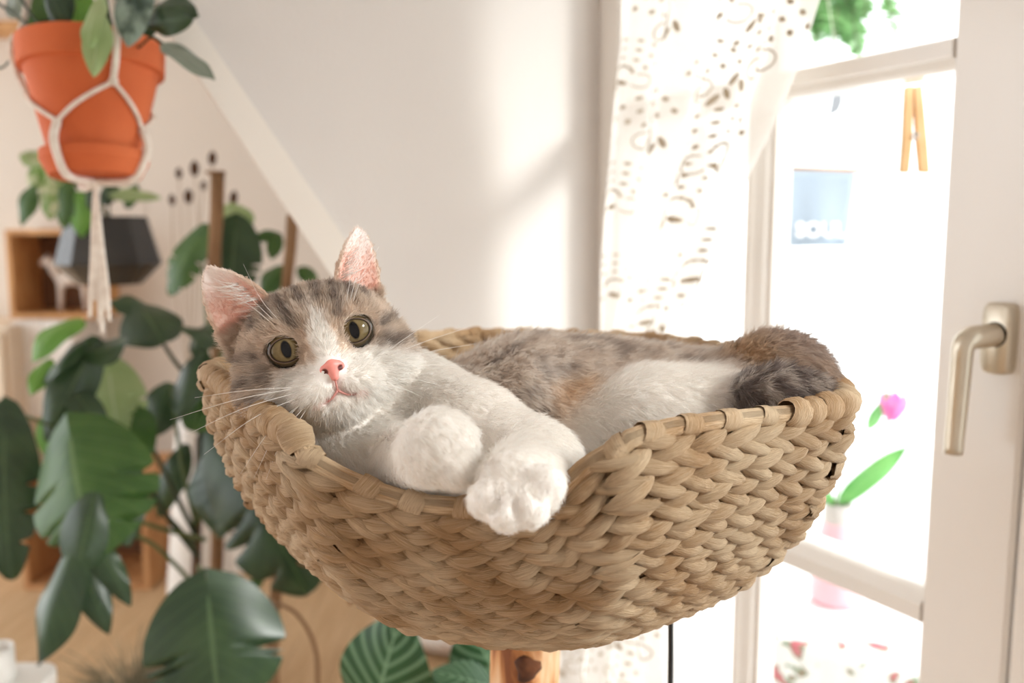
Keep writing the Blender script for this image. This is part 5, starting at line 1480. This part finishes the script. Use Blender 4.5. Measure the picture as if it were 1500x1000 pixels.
a, b = PY(-60, 470, FARY - .42), PY(19, 640, FARY - .42); a[2] = PY(140, 467, FARY - .24)[2] - .035
tc_o = empty('tall_cabinet', (a[0], FARY, 0), label='tall cream cabinet at the edge of the far wall', cat='cabinet')
MB().box(a[0] - .3, b[0], FARY - .40, FARY, 0, a[2] + .02).build('body', material('cream_laminate', srgb(232, 216, 194), .5), tc_o, bevel=.004)
MB().box(a[0] - .28, b[0] - .02, FARY - .42, FARY - .40, .02, a[2]).build('door', material('cream_laminate_door', srgb(232, 216, 194), .5), tc_o, bevel=.003)
a, b = PY(-30, 30, FARY - .2), PY(62, 42, FARY - .2)
MB().box(a[0] - .4, b[0], FARY - .2, FARY, b[2], a[2]).build('wall_shelf', M_WOODL, bevel=.002, label='pale wooden wall shelf behind the hanging plant', cat='shelf')
cb_ = PZ(128, 864, 0.0); dcr = float((cb_ - CAM) @ FW)
a, b = P(36, 690, dcr), P(220, 864, dcr)
frame_box('wooden_crate', a[0], b[0], 0, a[2], cb_[1], cb_[1] + .34, .020, M_WOOD, M_BRN, label='wooden cube crate with a brown back standing on the floor', cat='crate')
for i, (px, r_, h_, lab) in enumerate(((190, .045, .07, 'small terracotta pot on top of the crate, the bigger one'), (70, .028, .045, 'tiny terracotta pot on top of the crate near its corner'))):
    q = P(px, 690, dcr); pot('flower_pot', (q[0], q[1] + .12, a[2]), r_, r_ * .72, h_, M_TERRA, label=lab, cat='pot')
wb = PZ(342, 840, 0.0); dwb = float((wb - CAM) @ FW); a, b = P(298, 752, dwb), P(388, 840, dwb)
sbx = empty('storage_box', (wb[0], wb[1], 0), label='white storage box with a lid on the floor behind the stake', cat='box')
MB().box(a[0], b[0], wb[1], wb[1] + .25, 0, a[2] - .04).build('body', M_CERAM, sbx, bevel=.006); MB().box(a[0] - .006, b[0] + .006, wb[1] - .006, wb[1] + .256, a[2] - .04, a[2]).build('lid', M_CERAM, sbx, bevel=.006)
# white side table with a mug at the corner
tb = P(84, 978, 1.35); TZ = float(tb[2])
tbl = empty('side_table', (tb[0] - .2, tb[1] + .1, 0), label='small glossy white side table below the drooping monstera leaf', cat='table')
def rbox(x0, x1, y0, y1, z0, z1, r, mat, name, parent):
    pts = []
    for cx, cy, a0 in ((x1 - r, y0 + r, -90), (x1 - r, y1 - r, 0), (x0 + r, y1 - r, 90), (x0 + r, y0 + r, 180)):
        for k in range(7): t_ = math.radians(a0 + 15 * k); pts.append((cx + r * math.cos(t_), cy + r * math.sin(t_)))
    n = len(pts); v = [(x, y, z0) for x, y in pts] + [(x, y, z1) for x, y in pts]
    return MB().add(v, [tuple(range(n)), tuple(range(n, 2 * n))] + [(i, (i + 1) % n, n + (i + 1) % n, n + i) for i in range(n)]).build(name, mat, parent, bevel=.003)
rbox(tb[0] - .42, tb[0], tb[1] - .32, tb[1] + .02, TZ - .025, TZ, .03, M_CERAM, 'table_top', tbl)
for dx, dy in ((-.03, -.02), (-.39, -.02), (-.39, -.29), (-.03, -.29)):
    MB().tube([(tb[0] + dx, tb[1] + dy, TZ - .02), (tb[0] + dx, tb[1] + dy, 0)], .014, 12).build('leg', M_CERAM, tbl, smooth=True)
mg = P(6, 975, 1.33); mg_o = MB().lathe([(0, 0), (.022, 0), (.026, .006), (.026, .052), (.0235, .052), (.0235, .008), (0, .006)], (mg[0], tb[1] - .04, TZ), 30).build('mug', M_CERAM, smooth=True, label='white mug standing on the white side table', cat='mug')
ha = [(mg[0] - .026, tb[1] - .04, TZ + .042), (mg[0] - .042, tb[1] - .04, TZ + .038), (mg[0] - .044, tb[1] - .04, TZ + .02), (mg[0] - .026, tb[1] - .04, TZ + .012)]
MB().tube(spline(ha, 14), .004, 8).build('handle', M_CERAM, mg_o, smooth=True)
# feathery dried grass in a low pot
gp = P(195, 1010, 1.95); GZ = float(P(195, 1040, 1.95)[2])
gr = empty('dry_grass', (gp[0], gp[1], GZ - .05), label='bushy grey-green feathery grass near the floor behind the big leaf', cat='plant')
v_, f_ = [], []
for k in range(420):
    a = random.uniform(0, 2 * math.pi); sp2 = random.uniform(.02, .17); h_ = random.uniform(.06, .19)
    p0 = np.array([gp[0] + random.uniform(-.02, .02), gp[1] + random.uniform(-.02, .02), GZ - .06]); p2 = p0 + np.array([sp2 * math.cos(a), sp2 * math.sin(a), h_]); p1 = (p0 + p2) / 2 + np.array([0, 0, .04])
    vv, ff = tube_geo(spline([p0, p1, p2], 5), np.linspace(.0022, .0008, 5), 3, False); f_.extend([tuple(i + len(v_) for i in g) for g in ff]); v_.extend(vv)
link('grass_blades', mesh('grass_blades', v_, f_, material('dry_grass_blade', srgb(140, 134, 108), .9, color2=srgb(170, 160, 136), scale=30)), gr, kind='stuff')
pot('plant_pot', (gp[0], gp[1], 0), .10, .08, GZ - .03, M_CERAM, label='tall white planter holding the feathery grass', cat='pot')
# flat printed floor cushion by the foot of the wall
cu = PZ(652, 905, .055); cv_, cf_ = [], []
nn_ = 18; HX, HY = np.array([.94, -.34, 0]), np.array([.34, .94, 0])
for side in (1, -1):
    for j in range(nn_ + 1):
        for i in range(nn_ + 1):
            a_, b_ = -1 + 2 * i / nn_, -1 + 2 * j / nn_
            th = .055 * ((1 - a_ ** 4) * (1 - b_ ** 4)) ** .6
            pin = 1 - .06 * (a_ * a_ * (1 - b_ * b_) + b_ * b_ * (1 - a_ * a_))
            cv_.append(cu + HX * a_ * .20 * pin + HY * b_ * .20 * pin + np.array([0, 0, side * th]))
for s_ in (0, 1):
    o_ = s_ * (nn_ + 1) ** 2
    for j in range(nn_):
        for i in range(nn_): cf_.append((o_ + j * (nn_ + 1) + i, o_ + j * (nn_ + 1) + i + 1, o_ + (j + 1) * (nn_ + 1) + i + 1, o_ + (j + 1) * (nn_ + 1) + i))
link('cushion', mesh('cushion', cv_, cf_, M_RUG), label='cream floor cushion with a mottled brown print lying behind the log post', cat='cushion')
# ================================================================= outside the window
def PO(px, py, d): return P(px, py, d)
# table with a floral cloth
TTZ = .62
e0, e1 = PZ(1125, 930, TTZ), PZ(1345, 998, TTZ)
ed = e1 - e0; ed /= np.linalg.norm(ed); en = np.array([-ed[1], ed[0], 0.0]); en = en if en @ np.array([.872, .489, 0]) > 0 else -en
M_CLOTH = bpy.data.materials.new('floral_cloth'); nt, N, L, B = nodes_of(M_CLOTH)
tc = N.new('ShaderNodeTexCoord'); vo = N.new('ShaderNodeTexVoronoi'); vo.inputs['Scale'].default_value = 20; nzc = N.new('ShaderNodeTexNoise'); nzc.inputs['Scale'].default_value = 26; L.new(tc.outputs['Object'], nzc.inputs['Vector']); vma = N.new('ShaderNodeVectorMath'); vma.operation = 'MULTIPLY_ADD'; vma.inputs[1].default_value = (.07, .07, .07); L.new(nzc.outputs['Color'], vma.inputs[0]); L.new(tc.outputs['Object'], vma.inputs[2]); L.new(vma.outputs[0], vo.inputs['Vector'])
rp = N.new('ShaderNodeValToRGB'); e = rp.color_ramp.elements; e[0].position = .0; e[0].color = (*srgb(196, 96, 112), 1); e[1].position = .55; e[1].color = (*srgb(246, 244, 244), 1)
q = e.new(.22); q.color = (*srgb(206, 128, 134), 1); q = e.new(.30); q.color = (*srgb(124, 152, 120), 1); q = e.new(.36); q.color = (*srgb(244, 242, 242), 1)
L.new(vo.outputs['Distance'], rp.inputs[0]); L.new(rp.outputs[0], B.inputs['Base Color']); B.inputs['Roughness'].default_value = .9
M_TOP = material('white_table_paint', srgb(244, 244, 246), .5)
tab = empty('garden_table', ((e0 + e1) / 2 + en * .3) * np.array([1, 1, 0]), label='white garden table on the terrace outside the window', cat='table')
c0, c1 = e0 - ed * .01, e1 + ed * .05
wd_ = .62
def tbox(a, b, w0, w1, z0, z1):
    A0, B0, B1, A1 = a + en * w0, b + en * w0, b + en * w1, a + en * w1
    return MB().box8([(q[0], q[1], z0) for q in (A0, B0, B1, A1)] + [(q[0], q[1], z1) for q in (A0, B0, B1, A1)])
tbox(c0, c1, .0, wd_, TTZ - .03, TTZ).build('table_top', M_TOP, tab, bevel=.003)
for a_, w_ in ((.06, .05), (.06, wd_ - .05)):
    for base in (c0 + ed * .05, c1 - ed * .05):
        q = base + en * w_; MB().tube([(q[0], q[1], TTZ - .03), (q[0], q[1], -.02)], .022, 12).build('leg', M_TOP, tab, smooth=True)
# cloth lies over the front edge and hangs
v, f = [], []
prof_ = [(.10, .003), (.0, .003), (-.006, -.004), (-.010, -.06), (-.012, -.14), (-.012, -.24), (-.012, -.32)]
nn2 = 60
for i in range(nn2 + 1):
    base = c0 + (c1 - c0) * i / nn2
    for w_, h_ in prof_:
        q = base + en * (w_ - .010 * math.sin(i * .8) * max(0, -h_) * 3); v.append((q[0], q[1], TTZ + h_))
k = len(prof_)
for i in range(nn2):
    for j in range(k - 1): f.append((i * k + j, (i + 1) * k + j, (i + 1) * k + j + 1, i * k + j + 1))
link('tablecloth', mesh('tablecloth', v, f, M_CLOTH), label='pink and green floral cloth hanging over the garden table edge', cat='tablecloth')
# vase with a tulip
M_PINK = material('pink_glass', srgb(236, 184, 194), .25, .5)
M_GREYN = material('grey_neck', srgb(196, 190, 186), .5)
vb = PZ(1222, 878, TTZ + .003); vd = float((vb - CAM) @ FW); vs_ = vd / F
vh = 145 * vs_
m = MB(); m.lathe([(0, 0), (34 * vs_, 0), (37 * vs_, 10 * vs_), (30 * vs_, vh * .55), (22 * vs_, vh * .8), (21 * vs_, vh * .82)], vb, 32)
vo_ = m.build('flower_vase', M_PINK, smooth=True, label='pink vase with a grey neck on the garden table', cat='vase')
m = MB(); m.lathe([(21 * vs_, vh * .82), (20 * vs_, vh), (17 * vs_, vh), (16 * vs_, vh * .82)], vb, 32); m.build('neck', M_GREYN, vo_, smooth=True)
M_TUL = material('pink_tulip_petal', srgb(240, 110, 190), .6, color2=srgb(246, 150, 206), scale=60, transl=.3)
M_TLEAF = leaf_mat('tulip_leaf', srgb(92, 160, 80), srgb(112, 176, 96), srgb(130, 190, 110), transl=.25)
LM['tulip'] = M_TLEAF
tu = empty('tulip', vb + np.array([0, 0, vh * .5]), label='pink tulip with long green leaves in the pink vase', cat='flower')
td = vd - .01
fb = P(1308, 596, td)
stalk(tu, [vb + np.array([0, 0, vh * .4]), P(1222, 745, td), P(1240, 690, td), P(1285, 640, td), P(1302, 612, td)], .0032, M_STEM, 'stem')
pxl(tu, (1228, 738, td), (1330, 652, td - .02), .24, 'long', 'tulip', face=(-.2, .5, .8), seed=3)
pxl(tu, (1270, 630, td), (1304, 574, td), .30, 'long', 'tulip', face=(.2, .1, .9), seed=4)
pxl(tu, (1222, 742, td), (1180, 690, td), .3, 'long', 'tulip', seed=5)
for k in range(6):
    a = k * math.pi / 3; dv = np.array([math.cos(a), math.sin(a), 0]); s_ = 21 * vs_
    v, f = [], []
    for i in range(9):
        u = i / 8; wv = math.sin(math.pi * min(1, u * .9 + .08)) ** .7 * s_ * .62
        rr = s_ * (.25 + .72 * math.sin(math.pi * u * .62)); z_ = (u - .5) * s_ * 1.95
        for j in range(5):
            q = -1 + j / 2; sdv = np.array([-dv[1], dv[0], 0]); v.append(fb + dv * (rr - .25 * wv * q * q) * (1 if k % 2 else .88) + sdv * q * wv + np.array([0, 0, z_]))
    for i in range(8):
        for j in range(4): f.append((i * 5 + j, (i + 1) * 5 + j, (i + 1) * 5 + j + 1, i * 5 + j + 1))
    link('petal', mesh('petal', v, f, M_TUL), tu)
# hanging fern
fd = 1.75; fr0 = P(1235, -90, fd)
fe = empty('hanging_fern', fr0, label='green hanging fern with feathery fronds above the window muntin', cat='plant')
def frond(pts, L0):
    sp_ = spline(pts, 26); stalk(fe, pts, .0022, M_STEM, 'frond_stem')
    v, f, uv = [], [], []
    for i in range(2, 26):
        t = sp_[i] - sp_[i - 1]; t /= np.linalg.norm(t); sdv = np.cross(t, -FW); sdv /= np.linalg.norm(sdv)
        ll = L0 * math.sin(math.pi * (i / 26) ** .7) ** .6
        for sg in (-1, 1):
            b = sp_[i]; tip = b + sdv * sg * ll + t * ll * .45 + FW * random.uniform(-.01, .01); w_ = t * .0055
            k = len(v); v += [b - w_, b + (tip - b) * .5 - w_ * 1.2, tip, b + (tip - b) * .5 + w_ * 1.2, b + w_]; f += [(k, k + 1, k + 2, k + 3, k + 4)]; uv += [(.5, .3)] * 5
    me = mesh('frond', v, f, LM['fern'], smooth=False); add_uv(me, [(.3, .31)] * len(v)); link('frond', me, fe)
for pts, l_ in (([(1235, -90), (1215, -30), (1205, 30), (1192, 60)], .04), ([(1235, -90), (1230, -20), (1225, 30), (1222, 70)], .045), ([(1238, -90), (1250, -30), (1250, 30), (1258, 78)], .042), ([(1240, -90), (1262, -40), (1268, 0), (1266, 22)], .03), ([(1245, -90), (1280, -50), (1302, 0), (1311, 58)], .035), ([(1228, -90), (1200, -40), (1188, 10), (1182, 30)], .04), ([(1235, -90), (1240, -20), (1238, 30), (1246, 66)], .04)):
    frond([P(px, py, fd + random.uniform(-.05, .05)) for px, py in pts], l_)
stalk(fe, [P(1250, -90, fd), P(1290, 10, fd), P(1330, 18, fd), P(1352, 35, fd), P(1370, 54, fd)], .002, M_STEM, 'runner')
m = MB(); m.lathe([(0, -.01), (.08, -.01), (.11, .12), (.105, .12), (.08, .05), (0, .05)], fr0, 30); hpl = m.build('hanging_planter', M_CERAM, smooth=True, label='white hanging planter above the window holding the fern', cat='pot')
MB().tube([fr0 + np.array([0, 0, .05]), fr0 + np.array([0, 0, .9])], .003, 6).build('cord', M_CORD, hpl, smooth=True)
M_PIN = material('bleached_wood', srgb(220, 178, 128), .6, color2=srgb(206, 162, 112), scale=30)
# clothes pin on a thread
cd = 1.02
thr = MB(); thr.tube([P(1345, -60, cd), P(1347, 132, cd)], .0006, 5); thr.build('thread', M_CORD, label='thin thread from which the wooden clothes pin hangs', cat='thread')
cpn = empty('clothes_pin', P(1350, 252, cd), label='wooden clothes pin hanging outside the window pane', cat='clothes pin')
for (x0, x1) in (((1337, 1349), (1346, 1360)), ((1325, 1336), (1318, 1330))):  # left prong is added in place of the pin's double reflection in the glass
    (ta, tb2), (ba, bb) = (x0, x1)
    top_a, top_b = P(ta, 128, cd), P(tb2, 127, cd); mid_a, mid_b = P((ta + ba) / 2, 205, cd), P((tb2 + bb) / 2 + 2, 205, cd); bot_a, bot_b = P(ba, 252, cd), P(bb, 253, cd)
    v = []
    for dd in (-.004, .004):
        v += [q + FW * dd for q in (top_a, top_b, mid_b, bot_b, bot_a, mid_a)]
    MB().add(v, [(0, 1, 2, 3, 4, 5), (6, 7, 8, 9, 10, 11)] + [(i, (i + 1) % 6, 6 + (i + 1) % 6, 6 + i) for i in range(6)]).build('prong', M_PIN, cpn, bevel=.0008)
M_STEEL = material('steel_wire', srgb(190, 190, 190), .3, metallic=1.0)
m = MB(); hx_ = P(1338, 200, cd)
m.tube([hx_ + np.array([.0035 * math.cos(a), -.007 + .014 * a / 25.0, .0035 * math.sin(a)]) for a in np.linspace(0, 25, 60)], .0007, 5); m.build('spring', M_STEEL, cpn, smooth=True)
# pale printed banner with lettering
bd = 1.55
M_BAN = material('pale_blue_canvas', srgb(170, 184, 200), .9, .1)
q0, q1, q2, q3 = P(1150, 246, bd), P(1254, 250, bd), P(1240, 360, bd), P(1146, 361, bd)
v, f = [], []
for j in range(9):
    for i in range(13):
        a_, b_ = i / 12, j / 8; p = (q0 * (1 - a_) + q1 * a_) * (1 - b_) + (q3 * (1 - a_) + q2 * a_) * b_
        v.append(p + FW * (.004 * math.sin(a_ * 9) * b_))
for j in range(8):
    for i in range(12): f.append((j * 13 + i, j * 13 + i + 1, (j + 1) * 13 + i + 1, (j + 1) * 13 + i))
ban = link('banner', mesh('banner', v, f, M_BAN), label='pale blue canvas banner lettered SOUL hanging outside', cat='banner')
so_ = ban.modifiers.new('thick', 'SOLIDIFY'); so_.thickness = .003
MB().tube([q0 - RT * .01, q1 + RT * .008], .004, 10).build('hanging_rod', M_WOOD, ban, smooth=True)
cu_ = bpy.data.curves.new('lettering', 'FONT'); cu_.body = 'SOUL'; cu_.size = .034; cu_.extrude = .0008; cu_.offset = .0012; cu_.align_x = 'CENTER'
cu_.materials.append(material('white_print', (.98, .98, .98), .8))
to_ = bpy.data.objects.new('lettering_tmp', cu_); COL.objects.link(to_)
bpy.context.view_layer.update(); tm = bpy.data.meshes.new_from_object(to_); bpy.data.objects.remove(to_)
let = link('lettering', tm, ban)
lp = P(1202, 346, bd - .012)
let.matrix_basis = Matrix(((RT[0], UP[0], -FW[0], lp[0]), (RT[1], UP[1], -FW[1], lp[1]), (RT[2], UP[2], -FW[2], lp[2]), (0, 0, 0, 1)))
m = MB()
for dx in (0, 1):
    m.tube([P(1150 + 104 * dx, 246 + 4 * dx, bd), P(1200 + 6 * dx, -40, bd)], .0007, 5)
m.build('hanging_string', M_CORD, ban)
# grey ribbon end hanging from the muntin outside
rd = 1.25
v = [];
for dd in (-.0015, .0015): v += [P(px, py, rd) + FW * dd for px, py in ((1222, 118), (1234, 118), (1233, 152), (1228, 163), (1214, 170), (1218, 150))]
MB().add(v, [tuple(range(6)), tuple(range(6, 12))] + [(i, (i + 1) % 6, 6 + (i + 1) % 6, 6 + i) for i in range(6)]).build('ribbon', material('grey_ribbon', srgb(150, 154, 162), .7), label='grey ribbon end hanging outside under the upper muntin', cat='ribbon')
